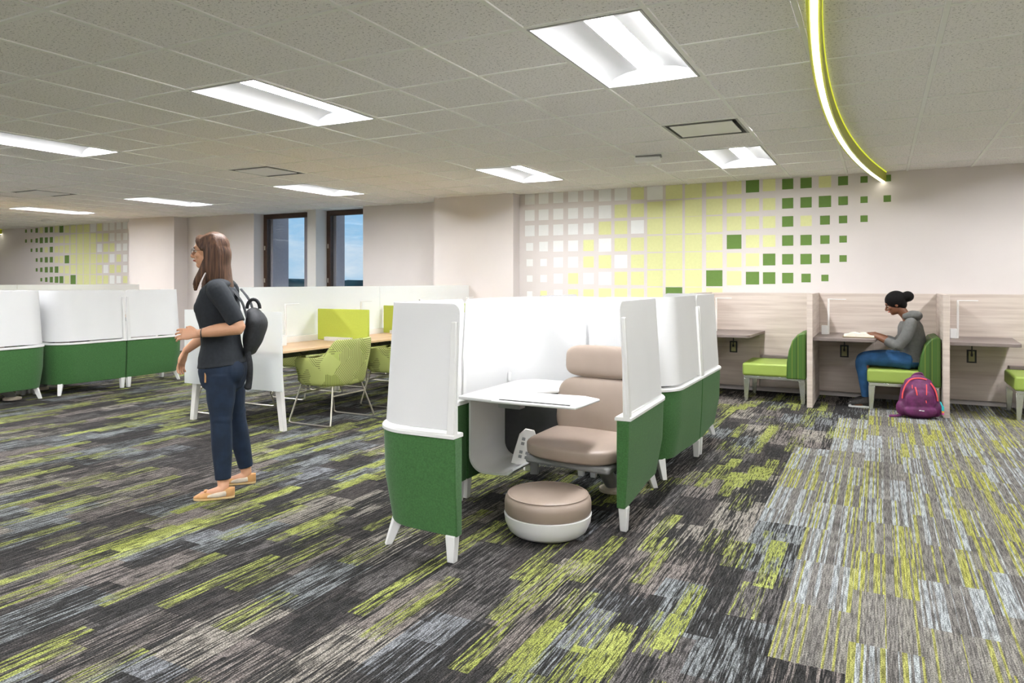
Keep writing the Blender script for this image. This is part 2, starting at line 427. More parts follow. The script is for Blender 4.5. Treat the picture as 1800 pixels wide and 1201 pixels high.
# floor with an inset of the lighter carpet, stepped along its plank seams
fl = MB()
rows = [(YB, 2.665, -.104), (2.665, 4.16, -.355), (4.16, 6.15, -.607), (6.15, 7.65, -.355), (7.65, 9.9, -.104)]
for y0, y1, b in rows:
    fl.mi(0).add([(XL-.2, y0, 0), (b, y0, 0), (b, y1, 0), (XL-.2, y1, 0)], [(0, 1, 2, 3)])
    fl.mi(1).add([(b, y0, 0), (XR+.2, y0, 0), (XR+.2, y1, 0), (b, y1, 0)], [(0, 1, 2, 3)])
struct(fl.build('floor', ['carpet', 'carpet2'], smooth=0), 'patterned carpet tile floor in charcoal, lime and grey', 'floor')
# ceiling tiles, leaving openings for fixtures
holes = set()
def cell(x, y): return (math.floor((x-GX0)/P+.5), math.floor((y-GY0)/P+.5))
for k in LCOLS:
    for y in LROWS:
        j = round((y-GY0)/P); holes |= {(k, j), (k, j+1)}
VENTS = [(-1, 4, 'square ceiling air diffuser between the two lights nearest the mural wall'), (-9, 4, 'small square ceiling air diffuser above the standing woman'), (-16, 4, 'thin square ceiling air diffuser at the far left of the ceiling')]
for k, j, _ in VENTS: holes.add((k, j))
ce = MB(); gb = MB()
i0, i1 = math.floor((XL-GX0)/P), math.ceil((XR-GX0)/P); j0, j1 = math.floor((YB-GY0)/P), math.ceil((9.8-GY0)/P)
for i in range(i0, i1):
    for j in range(j0, j1):
        if (i, j) in holes: continue
        x, y = GX0+i*P, GY0+j*P
        e_ = .0155; ce.add([(x+e_, y+e_, H), (x+e_, y+P-e_, H), (x+P-e_, y+P-e_, H), (x+P-e_, y+e_, H)], [(0, 1, 2, 3)])
struct(ce.build('ceiling', 'ceiling', smooth=0), 'speckled grey acoustic tile suspended ceiling', 'ceiling')
for i in range(i0, i1+1): gb.box(GX0+i*P-.012, GX0+i*P+.012, YB, 9.8, H-.006, H+.004)
tj = [j for j in range(j0, j1+1)]
for j in tj:
    for i in range(i0, i1):
        if ((i, j) in holes and (i, j-1) in holes): continue
        gb.box(GX0+i*P+.012, GX0+(i+1)*P-.012, GY0+j*P-.012, GY0+j*P+.012, H-.005, H+.003)
struct(gb.build('trim_1', 'tbar', smooth=0), 'painted metal grid of the suspended ceiling', 'ceiling grid')
# slab above so no sky leaks in
struct(MB().box(XL-.3, XR+.3, YB-.3, 10.0, H+.32, H+.42).build('ceiling_slab', 'wallgrey', smooth=0), 'slab above the suspended ceiling', 'ceiling')
# back wall in plan, from left to right
def wall(name, pts, z0=0, z1=H+.3, mat='wall', label=None, t=.0):
    mb = MB()
    for (a, b) in zip(pts, pts[1:]):
        mb.add([(a[0], a[1], z0), (b[0], b[1], z0), (b[0], b[1], z1), (a[0], a[1], z1)], [(0, 1, 2, 3)])
    return struct(mb.build(name, mat, smooth=0), label, 'wall')
W1 = (-10.157, -8.83); W2 = (-8.637, -7.61); GYW = 9.66
wall('wall_back_left', [(XL, 9.50), (-13.27, 9.50), (-13.27, 9.10), (-11.934, 9.10), (-11.934, 9.40), (-10.157, 9.40), (-10.157, GYW+.06)], label='greige back wall with pillar at the left end')
wall('wall_back_mid', [(-8.83, GYW+.06), (-8.83, 9.36), (-8.637, 9.36), (-8.637, GYW+.06)], mat='wallgrey', label='narrow pier between the two windows')
wall('wall_back_right', [(-7.61, GYW+.06), (-7.61, 9.36), (-5.90, 9.36), (-5.90, 8.90), (-4.577, 8.90), (-4.577, WY), (XR, WY)], label='greige back wall with pillar and mural')
wall('wall_left', [(XL, YB), (XL, 9.5)], label='greige left wall')
wall('wall_right', [(XR, WY), (XR, YB)], label='greige right wall')
wall('wall_front', [(XR, YB), (XL, YB)], label='greige wall behind the camera')
for n, (a, b) in enumerate((W1, W2)):
    wz = .78
    wb = MB(); wb.box(a, b, 9.40, GYW+.06, 0, wz)
    struct(wb.build('wall_back_sill', 'wallgrey', smooth=0), 'wall below the window', 'wall')
    fr = MB(); t = .085; yy0, yy1 = GYW-.03, GYW+.05
    fr.box(a, a+t, yy0, yy1, wz, H-.005).box(b-t, b, yy0, yy1, wz, H-.005)
    fr.box(a+t, b-t, yy0, yy1, wz, wz+t).box(a+t, b-t, yy0, yy1, H-.005-t, H-.005)
    wo_ = struct(fr.build('window_%d' % (n+1), 'brown', bevel=.004), 'dark brown framed window with sky outside, %s one' % ('left', 'right')[n], 'window')
    gl = MB(); gl.box(a+t, b-t, GYW+.005, GYW+.012, wz+t, H-.005-t)
    m, nt_, out = newmat('window glass')
    tr = N(nt_, 'ShaderNodeBsdfTransparent', ins={0: (.93, .96, .98, 1)}); gg = N(nt_, 'ShaderNodeBsdfGlossy', ins={1: .02})
    mx = N(nt_, 'ShaderNodeMixShader', ins={0: .05, 1: tr.outputs[0], 2: gg.outputs[0]}); nt_.links.new(mx.outputs[0], out.inputs[0])
    M['glass'] = m
    gl.build('pane', 'glass', wo_, smooth=0)
    for z in (1.35, 1.95):
        MB().box(a+.03, a+.05, yy0-.02, yy0, z-.04, z+.04).build('latch', 'chrome', wo_, bevel=.004)
# outside
fin = MB().box(-10.60, -10.02, GYW+.07, 10.12, -2, 5)
struct(fin.build('exterior_fin', 'fin', smooth=0), 'grey precast fin outside the left window', 'facade')
struct(MB().box(-9.25, -8.505, GYW+.07, 9.62+.19+.14, -2, 5).build('exterior_fin', 'fin', smooth=0), 'grey precast fin outside between the windows', 'facade')
struct(MB().box(-2000, 600, 60, 2600, -25.2, -25).build('exterior_ground', 'water', smooth=0), 'pale flat land far outside', 'ground')
tl = MB(); x = -1100
prev = []
ring = []
while x < 50:
    h = 2.3+random.uniform(-1.6, 1.4)+(3 if random.random() < .03 else 0); ring.append((x, h)); x += random.uniform(4, 12)
n = len(ring); vs = [(x, 700+dy, z) for dy, zz in ((0, None), (30, None)) for x, z in ring]
vs = [(x, 700, z) for x, z in ring]+[(x, 700, -25) for x, z in ring]+[(x, 760, z-1) for x, z in ring]+[(x, 760, -25) for x, z in ring]
fs = []
for i in range(n-1): fs += [(i, i+1, n+i+1, n+i), (i, 2*n+i, 2*n+i+1, i+1), (2*n+i, 3*n+i, 3*n+i+1, 2*n+i+1)]
tag(MB().add(vs, fs).build('tree_line', 'grass', smooth=0), 'dark distant tree line on the horizon seen through the windows', 'trees', kind='stuff')

# ------------------------------------------------------------------ murals
CXs = [-4.416, -4.199, -3.975, -3.753, -3.526, -3.291, -3.067, -2.839, -2.604, -2.355, -2.106, -1.846, -1.605, -1.387, -1.194, -.983, -.779, -.574, -.381, -.163, .072]
SZ = [.153, .15, .151, .147, .151, .176, .175, .175, .206, .215, .213, .2, .176, .156, .143, .126, .124, .133, .105, .075, .075]
RZ = [2.499, 2.268, 2.05, 1.822, 1.597, 1.372, 1.15]
PAT = ['WWWWWWWYWYYYYGYGGYGGG', 'WWWWWWYYYYYYYYYGGGGGG', 'WWWWWYYWYYYYYYYGYGGG.', 'WWWWYWYYYYYYGYYGGGG..', 'WWWWYYWYYYYYYYGGGGG..', 'WWWYWWYYYYYGYGGGGG...', 'WYWYYYYYYGYY.........']
OV = {(3, 0): .11, (3, 1): .135, (4, 0): .1, (4, 1): .1, (4, 2): .14, (5, 0): .09, (5, 1): .10, (5, 2): .135, (6, 0): .085, (6, 1): .1, (6, 2): .13,
      (2, 17): .105, (2, 18): .088, (3, 17): .1, (3, 18): .08, (4, 17): .1, (4, 18): .078, (5, 16): .103, (5, 17): .077, (1, 18): .1}
def mural(name, label, fx, sx_, y, cut=None):
    mb = MB()
    for r, row in enumerate(PAT):
        for c, ch in enumerate(row):
            if ch == '.': continue
            s_ = OV.get((r, c), SZ[c]); sw = s_*sx_; x = fx(CXs[c]); z0, z1 = RZ[r]-s_/2, min(RZ[r]+s_/2, H)
            if r == 0 and s_ > .13: z1 = min(RZ[r]+s_/2, H-.002)
            x0, x1 = x-sw/2, x+sw/2
            if cut is not None:
                if x0 > cut: continue
                x1 = min(x1, cut)
            if name and c == 0 and cut is None: x0 = max(x0, -4.49)
            mb.mi('WYG'.index(ch)).box(x0, x1, y-.0015, y-.0002, z0, z1)
    o = mb.build(name, ['mwhite', 'myellow', 'mgreen'], smooth=0)
    return tag(o, label, 'mural')
mural('wall_mural', 'wall mural of white, yellow and green squares above the study carrels', lambda x: x, 1, WY)
k_ = 9.5/9.1
mural('wall_mural', 'wall mural of small coloured squares beside the far left pillar', lambda x: (-16.827+(.072-x)*(3.44/3.825))*k_, .93, 9.5, cut=-13.28)

# ------------------------------------------------------------------ ceiling fixtures
def troffer():
    t = thing('troffer_light', '', 'ceiling light', group='recessed ceiling lights')
    w, l = P-.03, 2*P-.03
    f = MB(); b = .012
    f.box(-w/2, w/2, -l/2, -l/2+b, -.008, .05).box(-w/2, w/2, l/2-b, l/2, -.008, .05)
    f.box(-w/2, -w/2+b, -l/2+b, l/2-b, -.008, .05).box(w/2-b, w/2, -l/2+b, l/2-b, -.008, .05)
    f.build('frame', 'troffer', t, smooth=0)
    r = MB(); rr = []
    prof = [(-w/2+b, .015), (-.24, .045), (-.16, .068), (-.086, .076), (.086, .076), (.16, .068), (.24, .045), (w/2-b, .015)]
    r.rings([[Vector((x, yy, z)) for x, z in prof] for yy in (-l/2+b, l/2-b)], closed=False, caps=False)
    for yy, d in ((-l/2+b, 1), (l/2-b, -1)):
        r.add([(-w/2+b, yy, 0), (w/2-b, yy, 0), (w/2-b, yy+d*.03, .09), (-w/2+b, yy+d*.03, .09)], [(0, 1, 2, 3)])
    r.build('reflector', 'troffer', t)
    ln = MB(); pr = [(.085*math.cos(a), .080-.010*math.sin(a)) for a in (PI*i/10 for i in range(11))]
    ln.rings([[Vector((x, yy, z)) for x, z in pr] for yy in (-l/2+.03, l/2-.03)], closed=True)
    ln.build('lens', 'lens', t)
    return t
LL = {(-1, 2): 'large recessed ceiling light nearest the camera, at top centre', (-5, 2) : 'recessed ceiling light above and right of the standing woman', (-10, 2) : 'long recessed ceiling light cut by the left edge of the photo',
      (-1, 3): 'recessed ceiling light in front of the mural, right of the air diffuser', (-5, 3): 'recessed ceiling light near the pillar left of the mural', (-10, 3): 'recessed ceiling light in front of the two windows',
      (-15, 3): 'recessed ceiling light in front of the left pillar', (-20, 3): 'recessed ceiling light in front of the far left mural', (-25, 3): 'farthest recessed ceiling light at the left edge'}
tp = None
for c, k in enumerate(LCOLS):
    for r, y in enumerate(LROWS):
        if tp is None: tp = troffer(); o = tp
        else: o = copy_tree(tp)
        o.location = (GX0+(k+.5)*P, y+P, H); o['label'] = LL.get((k, r), 'unseen recessed ceiling light added to brighten the room')
def vent():
    t = thing('air_diffuser', '', 'air vent', group='square air diffusers')
    a = P/2-.012
    f = MB(); f.box(-a, a, -a, a, .09, .1)
    for s_ in (-1, 1):
        f.box(-a, a, s_*a-.02*(s_ > 0), s_*a+.02*(s_ < 0), -.006, .09); f.box(s_*a-.02*(s_ > 0), s_*a+.02*(s_ < 0), -a+.02, a-.02, -.006, .09)
    f.build('frame', 'mgrey', t, smooth=0)
    MB().box(-a+.03, a-.03, -a+.03, a-.03, .084, .089).build('throat', 'black', t, smooth=0)
    p = MB(); p.box(-a+.05, a-.05, -a+.05, a-.09, -.012, -.004)
    q = p.build('plaque', 'white', t, smooth=0, bevel=.003)
    for s_ in (-1, 1): MB().box(s_*.2-.004, s_*.2+.004, -.004, .004, -.004, .084).build('hanger', 'mgrey', t, smooth=0)
    return t
vp = None
for k, j, lab in VENTS:
    if vp is None: vp = vent(); o = vp
    else: o = copy_tree(vp)
    o.location = (GX0+(k+.5)*P, GY0+(j+.5)*P, H); o['label'] = lab
t = thing('ceiling_sensor', 'white boxy sensor hanging below the ceiling left of the mural light', 'sensor', (-2.02, 6.86, H-.065), math.radians(10))
MB().box(-.14, .11, -.06, .06, 0, .045).build('housing', 'brightwhite', t, bevel=.012, bseg=3)
MB().box(-.13, .12, -.05, .05, .045, .065).build('mount', 'mgrey', t, bevel=.004)
t = thing('smoke_detector', 'round white smoke detector on the far left ceiling', 'smoke detector', (-14.94, 8.5, H))
MB().lathe([(.001, -.05), (.09, -.05), (.12, -.035), (.125, -.01), (.11, 0)]).build('body', 'white', t)

# curved light fin
def fin_curve(kx, x0, y0, ya, yb, sgn):
    return [Vector((x0+sgn*kx*(y-y0)**2, y, 0)) for y in [ya+(yb-ya)*i/60 for i in range(61)]]
def ribbon(mb, pts, sec):
    out = []
    for i, p in enumerate(pts):
        t_ = (pts[min(i+1, len(pts)-1)]-pts[max(i-1, 0)]).normalized(); nrm = Vector((t_.y, -t_.x, 0))
        out.append([p+nrm*a+Vector((0, 0, z)) for a, z in sec])
    mb.rings(out)
def lightfin(label, pts):
    t = thing('curved_light_fin', label, 'light fixture')
    b = MB(); ribbon(b, pts, [(-.03, H-.115), (-.03, H-.007), (.03, H-.007), (.03, H-.115), (.017, H-.115), (.017, H-.10), (-.017, H-.10), (-.017, H-.115)])
    b.build('fin_body', 'yellowfin', t, smooth=60)
    b = MB(); ribbon(b, pts, [(-.013, H-.120), (-.013, H-.102), (.013, H-.102), (.013, H-.120)]); b.build('led_strip', 'led', t, smooth=60)
    for s_ in (-1, 1):
        b = MB(); ribbon(b, pts, [(s_*.032-.003, H-.012), (s_*.032-.003, H-.002), (s_*.032+.003, H-.002), (s_*.032+.003, H-.012)]); b.build('edge_glow', 'yellowglow', t, smooth=60)
    return t
lightfin('curved lime light fin on the ceiling ending at the mural', fin_curve(.0205, -.31, 5, -1.5, 9.085, 1))
lightfin('end of a curved lime light fin at the left edge of the far wall', fin_curve(.0205, -18.97, 5, 4.5, 9.485, 1))

# ------------------------------------------------------------------ work pods
def lpath(p0, c, p1, r=.2, n=10, step=.06):
    p0, c, p1 = Vector(p0), Vector(c), Vector(p1)
    u = (p0-c).normalized(); v = (p1-c).normalized(); a = c+u*r; b = c+v*r; o = c+u*r+v*r
    pts = []
    m = max(2, int((p0-a).length/step))
    pts += [p0.lerp(a, i/m) for i in range(m)]
    a0 = math.atan2(*(a-o).yx); a1 = math.atan2(*(b-o).yx); d = (a1-a0+PI) % (2*PI)-PI
    pts += [o+Vector((math.cos(a0+d*i/n), math.sin(a0+d*i/n)))*r for i in range(n+1)]
    m = max(2, int((p1-b).length/step)); pts += [b.lerp(p1, (i+1)/m) for i in range(m)]
    return pts
def sweep(mb, pts, sec):
    # sec(i, s, corner) -> list of (outward offset, z)
    n = len(pts); L = [0]
    for i in range(1, n): L.append(L[-1]+(pts[i]-pts[i-1]).length)
    out = []
    ctr = Vector((0, 0))
    for i, p in enumerate(pts):
        t_ = (pts[min(i+1, n-1)]-pts[max(i-1, 0)]).normalized(); nrm = Vector((t_.y, -t_.x))
        if nrm.dot(p-ctr) < 0: nrm = -nrm
        out.append([Vector((p.x+nrm.x*a, p.y+nrm.y*a, z)) for a, z in sec(L[i], L[-1])])
    mb.rings(out)
def pod():
    t = thing('work_lounge_pod', '', 'workstation pod', group='green and white work pods')
    X0, X1, Y0, Y1 = -.500, .522, -.855, .83
    mods = [((-.003, Y0), (X0, Y0), (X0, -.008), 0), ((X0, .008), (X0, Y1), (-.02, Y1), 0), ((0., Y1), (X1, Y1), (X1+.03, -.11), 0)]
    legs = []
    for a, c, b, _ in mods:
        pts = lpath(a, c, b, .21)
        mb = MB()
        sweep(mb, pts, lambda s, L: [(-.032, .125), (-.032, .592), (.036, .592), (.036, .54), (.03, .35), (.016-.028*math.sin(PI*s/L)**2, .125)])
        pn = mb.build('fabric_panel', 'green', t, smooth=50, bevel=.006)
        mb = MB(); sweep(mb, pts, lambda s, L: [(-.042, .592), (-.042, .606), (-.036, .612), (.040, .612), (.046, .606), (.046, .592)])
        mb.build('rim', 'white', t, smooth=40)
        mb = MB()
        def sec(s, L):
            e = min(s, L-s); zt = 1.225
            if e < .045: zt -= .045-math.sqrt(max(0, .045**2-(.045-e)**2))
            lean = -.03
            return [(.018, .628), (.012+lean, zt), (.018+lean, zt), (.025, .628)]
        # denser samples near the ends
        d = []
        for i in range(7): d.append(pts[0].lerp(pts[1], (i/7)**1.5*.98))
        d2 = [pts[-1].lerp(pts[-2], ((6-i)/7)**1.5*.98) for i in range(7)]
        sweep(mb, d+pts[1:-1]+d2, sec); mb.build('screen', 'screen', t, smooth=50)
        # support posts at both ends, wedge shaped, rising from the rim
        for p, q in ((pts[0], pts[1]), (pts[-1], pts[-2])):
            dr = (q-p).normalized(); rz = math.atan2(dr.y, dr.x); o = p+dr*.022
            nrm = Vector((dr.y, -dr.x)); nrm = nrm if nrm.dot(o) > 0 else -nrm
            o2 = o+nrm*.022; o3 = o+nrm*.002
            MB().taper((o2.x, o2.y, .61), (o3.x, o3.y, 1.14), .042, .026, rz, .038, .018).build('post', 'white', t, bevel=.003)
            l = p+dr*.035
            MB().taper((l.x, l.y, .13), (l.x, l.y, .0), .052, .038, rz, .05, .036).build('leg', 'white', t, bevel=.004)
        m = Vector(c)*.93 
        cc = Vector(c); inw = -Vector((math.copysign(1, c[0]), math.copysign(1, c[1])))*.09
        MB().taper((cc.x+inw.x, cc.y+inw.y, .15), (cc.x+inw.x*.55, cc.y+inw.y*.55, 0), .056, .034, PI/4, .056, .034).build('leg', 'white', t, bevel=.004)
    # desktop along the left and back
    d = [(-.47, -.10), (-.20, -.13), (-.05, -.10), (-.02, .0), (-.10, .12), (-.12, .25), (-.06, .36), (.0, .42), (.0, .60), (-.12, .78)] + arc(-.305, .62, .165, 70, 180, 6)[0:]
    ds = MB().prism(d, .628, .650).build('desktop', 'white', t, bevel=.006)
    MB().prism([(-.14, -.30), (.36, -.29), (.38, .02), (.27, .08), (-.09, .05), (-.16, -.1)], .662, .678).build('tablet_tray', 'white', t, bevel=.006)
    MB().box(-.10, .32, -.275, -.262, .6785, .682).build('tray_groove', 'black', t, smooth=0)
    MB().box(-.13, .0, -.16, -.02, .642, .664).box(-.2, -.06, -.10, -.03, .60, .63).build('tray_bracket', 'mgrey', t, bevel=.003)
    MB().loft([(-.5, .62, .65), (-.5, .62, .70)], [.014, .014], seg=12).build('grommet', 'white', t)
    # bag shelf: rounded U channel under the desk
    inn = [(-.42, .627)]+[(-.42+.09-.09*math.cos(a), .29-.09*math.sin(a)) for a in (PI/2*i/8 for i in range(9))]+[(-.25, .20), (-.17, .208), (-.14, .235)]
    outl = []
    for i, (x, z) in enumerate(inn):
        pr = Vector(inn[max(i-1, 0)]); nx = Vector(inn[min(i+1, len(inn)-1)]); tt = (nx-pr).normalized(); outl.append((x+tt.y*.012, z-tt.x*.012))
    sec = inn+outl[::-1]
    MB().rings([[Vector((x, y, z)) for x, z in sec] for y in (-.04, .40)]).build('bag_shelf', 'white', t, smooth=50)
    MB().box(-.42, .14, .401, .415, .20, .627).build('back_panel', 'dgrey', t, bevel=.003)
    # power plate, tilted
    R = Matrix.Translation((-.165, .16, .325)) @ Matrix.Rotation(math.radians(26), 4, 'Z') @ Matrix.Rotation(math.radians(12), 4, 'Y')
    mb = MB(); poly = [(-.055, -.11), (.045, -.11), (.062, -.08), (.062, .08), (.045, .11), (-.01, .11), (-.04, .07)]
    vs = [R @ Vector((a, d_, b)) for d_ in (-.012, .012) for a, b in poly]; nP = len(poly)
    mb.add(vs, [tuple(range(nP)), tuple(range(nP, 2*nP))[::-1]]+[(i, nP+i, nP+(i+1) % nP, (i+1) % nP) for i in range(nP)])
    pw = mb.build('power_plate', 'whitemetal', t, bevel=.003)
    for z in (-.045, .035):
        s_ = MB()
        for a in (-.008, .030):
            for b in (-.014, .014): s_.box(a-.011, a+.009, -.0135, -.0125, z+b-.010, z+b+.008, R)
        s_.build('outlet', 'mgrey', t, smooth=0)
    MB().taper((-.12, .22, .24), (-.12, .22, .15), .05, .05, .3, .03, .03).build('power_stem', 'mgrey', t, bevel=.003)
    # lounge seat
    ST = Matrix.Translation((.225, .30, 0)) @ Matrix.Rotation(math.radians(-6), 4, 'Z')
    def sbuild(mb, name, mat, **k):
        mb.v = [tuple(ST @ Vector(v)) for v in mb.v]; return mb.build(name, mat, t, **k)
    def cushion(cx, cy, cz, sx2, sy2, sz2, tilt=0, bow=0., pw=.45):
        mb = MB(); R_ = Matrix.Rotation(tilt, 3, 'X')
        mb.ell((0, 0, 0), (sx2, sy2, sz2), seg=40, rg=24, pw=pw)
        mb.v = [tuple(R_ @ Vector((v[0], v[1]+bow*(v[0]/sx2)**2, v[2]))+Vector((cx, cy, cz))) for v in mb.v]
        return mb
    sbuild(cushion(0, -.13, .375, .30, .265, .052, math.radians(3), .05, .42), 'seat_cushion', 'taupe', smooth=80)
    b = sbuild(cushion(0, .11, .55, .275, .045, .19, math.radians(-8), -.035, .5), 'back_cushion', 'taupe', smooth=80)
    sbuild(cushion(0, .14, .835, .23, .045, .10, math.radians(-4), -.03, .5), 'headrest', 'taupe', smooth=80)
    sbuild(MB().box(-.27, .27, -.33, .10, .275, .32), 'seat_pan', 'mgrey', bevel=.015)
    sbuild(MB().loft([(0, .17, .30), (0, .19, .6), (0, .19, .9)], [(.12, .012)]*3, side=(1, 0, 0), seg=12), 'back_support', 'dgrey')
    sbuild(MB().loft([(0, .30, .03), (0, .06, .27)], [.045, .04], seg=16), 'pedestal', 'mgrey')
    sbuild(MB().lathe([(.01, 0), (.09, 0), (.09, .02), (.05, .035), (.01, .035)], (0, .3, 0)), 'base', 'gold')
    return t
p1 = pod(); p1.location = (-1.765, 3.73, 0); p1['label'] = 'nearest work pod with green panels, white screens and taupe lounge seat'
dup(p1, (-1.74, 5.50, 0), PI, 'work pod directly behind the nearest one, its back toward the study carrels')
dup(p1, (-8.955, 3.96, 0), 0, 'work pod cut by the left edge of the photo')
dup(p1, (-8.93, 5.73, 0), PI, 'work pod left of the standing woman with two green panels in view')
# ottoman
t = thing('ottoman', 'round taupe leather ottoman with a white base in front of the near pod', 'ottoman', (-1.66, 3.80, 0))
t.location = (-1.565, 3.445, 0); t.scale = (1, 1, .90)
MB().lathe([(.01, .0), (.17, 0), (.175, .012), (.01, .012)]).build('foot_ring', 'black', t)
MB().lathe([(.01, .012), (.185, .012), (.205, .03), (.226, .08), (.232, .125), (.226, .128), (.01, .128)]).build('base', 'white', t, smooth=50)
MB().lathe([(.01, .128), (.222, .128), (.229, .14), (.230, .19), (.225, .215), (.21, .232), (.18, .242), (.1, .25), (.01, .252)]).build('cushion', 'taupe', t, smooth=60)
sm_ = MB().lathe([(.212, .2305), (.2155, .234), (.212, .2365), (.209, .234)]); sm_.build('seam_piping', 'taupe', t)

# ------------------------------------------------------------------ bench desks
def bench():
    t = thing('bench_desk', '', 'desk', group='long bench desks')
    L = 4.35
    MB().box(-.60, -.02, 0, L, .690, .715).box(.02, .60, 0, L, .690, .715).build('worktop', 'maple', t, bevel=.004)
    b = MB(); b.box(-.50, .50, .02, .08, .625, .689).box(-.50, .50, 2.06, 2.12, .625, .689).box(-.50, .50, L-.08, L-.02, .625, .689)
    b.build('beam', 'whitemetal', t, bevel=.004)
    MB().box(-.25, .25, .08, L-.08, .60, .66).build('cable_tray', 'dgrey', t, smooth=0)
    for y in (.05, 2.09, L-.05):
        for s_ in (-1, 1):
            MB().taper((s_*.50, y, .689), (s_*.585, y, 0), .075, .05, 0, .05, .045).build('leg', 'whitemetal', t, bevel=.004)
    MB().box(-.02, .02, 0, L, .70, .775).build('centre_rail', 'whitemetal', t, bevel=.003)
    for k in range(2):
        MB().box(-.004, .004, k*L/2+.004, (k+1)*L/2-.004, .776, 1.277).build('centre_screen', 'glass_frost', t, smooth=0)
    MB().box(-.62, .64, -.022, -.012, .36, 1.063).build('end_screen', 'glass_frost', t, smooth=0)
    for k in range(3):
        y = 1.10+1.12*k
        for s_ in (-1, 1):
            a, b_ = (.03, .70) if s_ > 0 else (-.70, -.03)
            MB().box(a, b_, y-.012, y+.012, .655 if 0 else .72, 1.045).build('divider', 'lime', t, bevel=.006)
            a2, b2 = (.15, .50) if s_ > 0 else (-.50, -.15)
            MB().box(a2, b2, y-.05, y+.015, .715, .755).build('divider_bracket', 'whitemetal', t, bevel=.004)
    for k in range(4):
        y0 = .3+k*1.1
        for q in range(2):
            y1 = y0+.12+q*.22
            pts = [(.40, y1+.17*i/8, .685-.05*math.sin(PI*i/8)) for i in range(9)]
            MB().tube(pts, .008, 6).build('cable', 'black', t)
    return t
b1 = bench(); b1.location = (-5.30, 4.65, 0); b1['label'] = 'long maple bench desk with frosted glass and lime dividers behind the woman'
dup(b1, (-12.6, 4.5, 0), 0, 'far bench desk whose frosted glass shows above the left pods')
def lamp(hh=.39, arm=.17):
    t = thing('task_lamp', '', 'desk lamp', group='small task lamps')
    MB().box(-.03, .03, -.03, .03, 0, .10).build('base', 'white', t, bevel=.004)
    MB().box(-.008, .008, .031, .05, 0, hh).build('stem', 'whitemetal', t, bevel=.003)
    MB().box(-.008, .008, .031, .05+arm, hh, hh+.008).build('arm', 'white', t, bevel=.003)
    return t
lp = lamp(); 
LN = ['first', 'second', 'third', 'fourth']
for k in range(4):
    y = 5.07+1.13*k
    lab = ['white L-shaped task lamp on the bench desk corner nearest the frosted end screen', 'white L-shaped task lamp on the bench desk just behind the large lime divider', 'white task lamp whose top shows over the left screen of the near pod', 'white task lamp on the bench desk farthest from the camera'][k]
    if k == 0: o = lp; o.location = (-5.10, y, .715); o['label'] = lab
    else: o = dup(lp, (-5.10, y, .715), 0, lab)
# left side lamps seen blurred through the glass
dup(lp, (-5.5, 6.2, .715), 0, 'task lamp blurred behind the frosted centre glass of the bench desk')
# lime bucket chairs
def bucket_chair():
    t = thing('bucket_chair', '', 'chair', group='lime bucket chairs at the bench desk')
    # local: chair faces -X
    n = 40; outer = []; inner = []
    W, D = .305, .305
    def top(a):      # a: 0 at the back centre, +-1 at arm fronts
        e = abs(a)
        if e < .30: return .795
        if e < .62: q = (e-.30)/.32; q = q*q*(3-2*q); return .80-q*.16
        return .63-.02*(e-.62)/.38
    def plan(a, k):
        # superellipse-like U: back at +x, arms running to -x
        th = a*math.radians(128)
        x = math.cos(th); y = math.sin(th)
        x = math.copysign(abs(x)**.62, x); y = math.copysign(abs(y)**.62, y)
        return (x*D*k, y*W*k)
    zs = [.355, .40, .50, .60]
    rings_o = []
    for i in range(n+1):
        a = -1+2*i/n; tp_ = top(a); col = []
        for q in (0, .03, .2, .45, .7, .9, 1.):
            z = .355+(tp_-.355)*q
            k = .86+.14*min(1, q*1.4)+.06*q*(1 if abs(a) < .5 else .3)
            if q == 0: k = .80
            x, y = plan(a, k); col.append(Vector((x, y, z)))
        for q in (1., .9, .7, .45, .2, .06):
            z = .355+(tp_-.355)*q+(.004 if q == 1 else 0)
            k = .86+.14*min(1, q*1.4)+.06*q*(1 if abs(a) < .5 else .3)-.12
            x, y = plan(a, k); col.append(Vector((x, y, z)))
        rings_o.append(col)
    mb = MB(); mb.rings(rings_o)
    sh = mb.build('shell', 'facet', t, smooth=60, bevel=0)
    ssf = sh.modifiers.new('s', 'SUBSURF'); ssf.levels = 1; ssf.render_levels = 1
    mb = MB(); mb.ell((-.03, 0, .41), (.27, .25, .06), pw=.6, seg=32, rg=16); mb.build('seat_cushion', 'facet', t, smooth=80)
    # wire sled base: a loop each side
    for s_ in (-1, 1):
        y1 = s_*.31; y0 = s_*.20
        pts = [(-.20, y0, .365), (-.245, y1-.01*s_, .06), (-.25, y1, .02), (-.22, y1, .009), (.22, y1, .009), (.25, y1, .02), (.245, y1-.01*s_, .06), (.18, y0, .365)]
        MB().tube(pts, .0085, 8).build('sled_leg', 'chrome', t)
    MB().tube([(-.215, -.235, .27), (-.215, .235, .27)], .007, 8).tube([(.20, -.235, .27), (.20, .235, .27)], .007, 8).tube([(-.205, -.21, .335), (.185, -.21, .335)], .007, 8).tube([(-.205, .21, .335), (.185, .21, .335)], .007, 8).build('cross_wire', 'chrome', t)
    return t
bc = bucket_chair()
bl = ['lime patterned bucket chair nearest the camera on the right side of the bench desk', 'lime patterned bucket chair half hidden by the near pod screen', 'lime bucket chair hidden mostly behind the near pod, third along the bench', 'lime bucket chair at the far end of the bench, right side']
bll = ['lime bucket chair behind the standing woman, left side of the bench desk', 'second lime bucket chair along the left side of the bench desk', 'third lime bucket chair along the left side of the bench desk', 'last lime bucket chair along the left side of the bench desk']
for k in range(4):
    if k == 0: o = bc; o.location = (-4.68, 5.30, 0); o['label'] = bl[0]
    else: dup(bc, (-4.70, 5.30+1.06*k, 0), 0, bl[k])
for k in range(4): dup(bc, (-5.95, 5.25+1.06*k, 0), PI, bll[k])

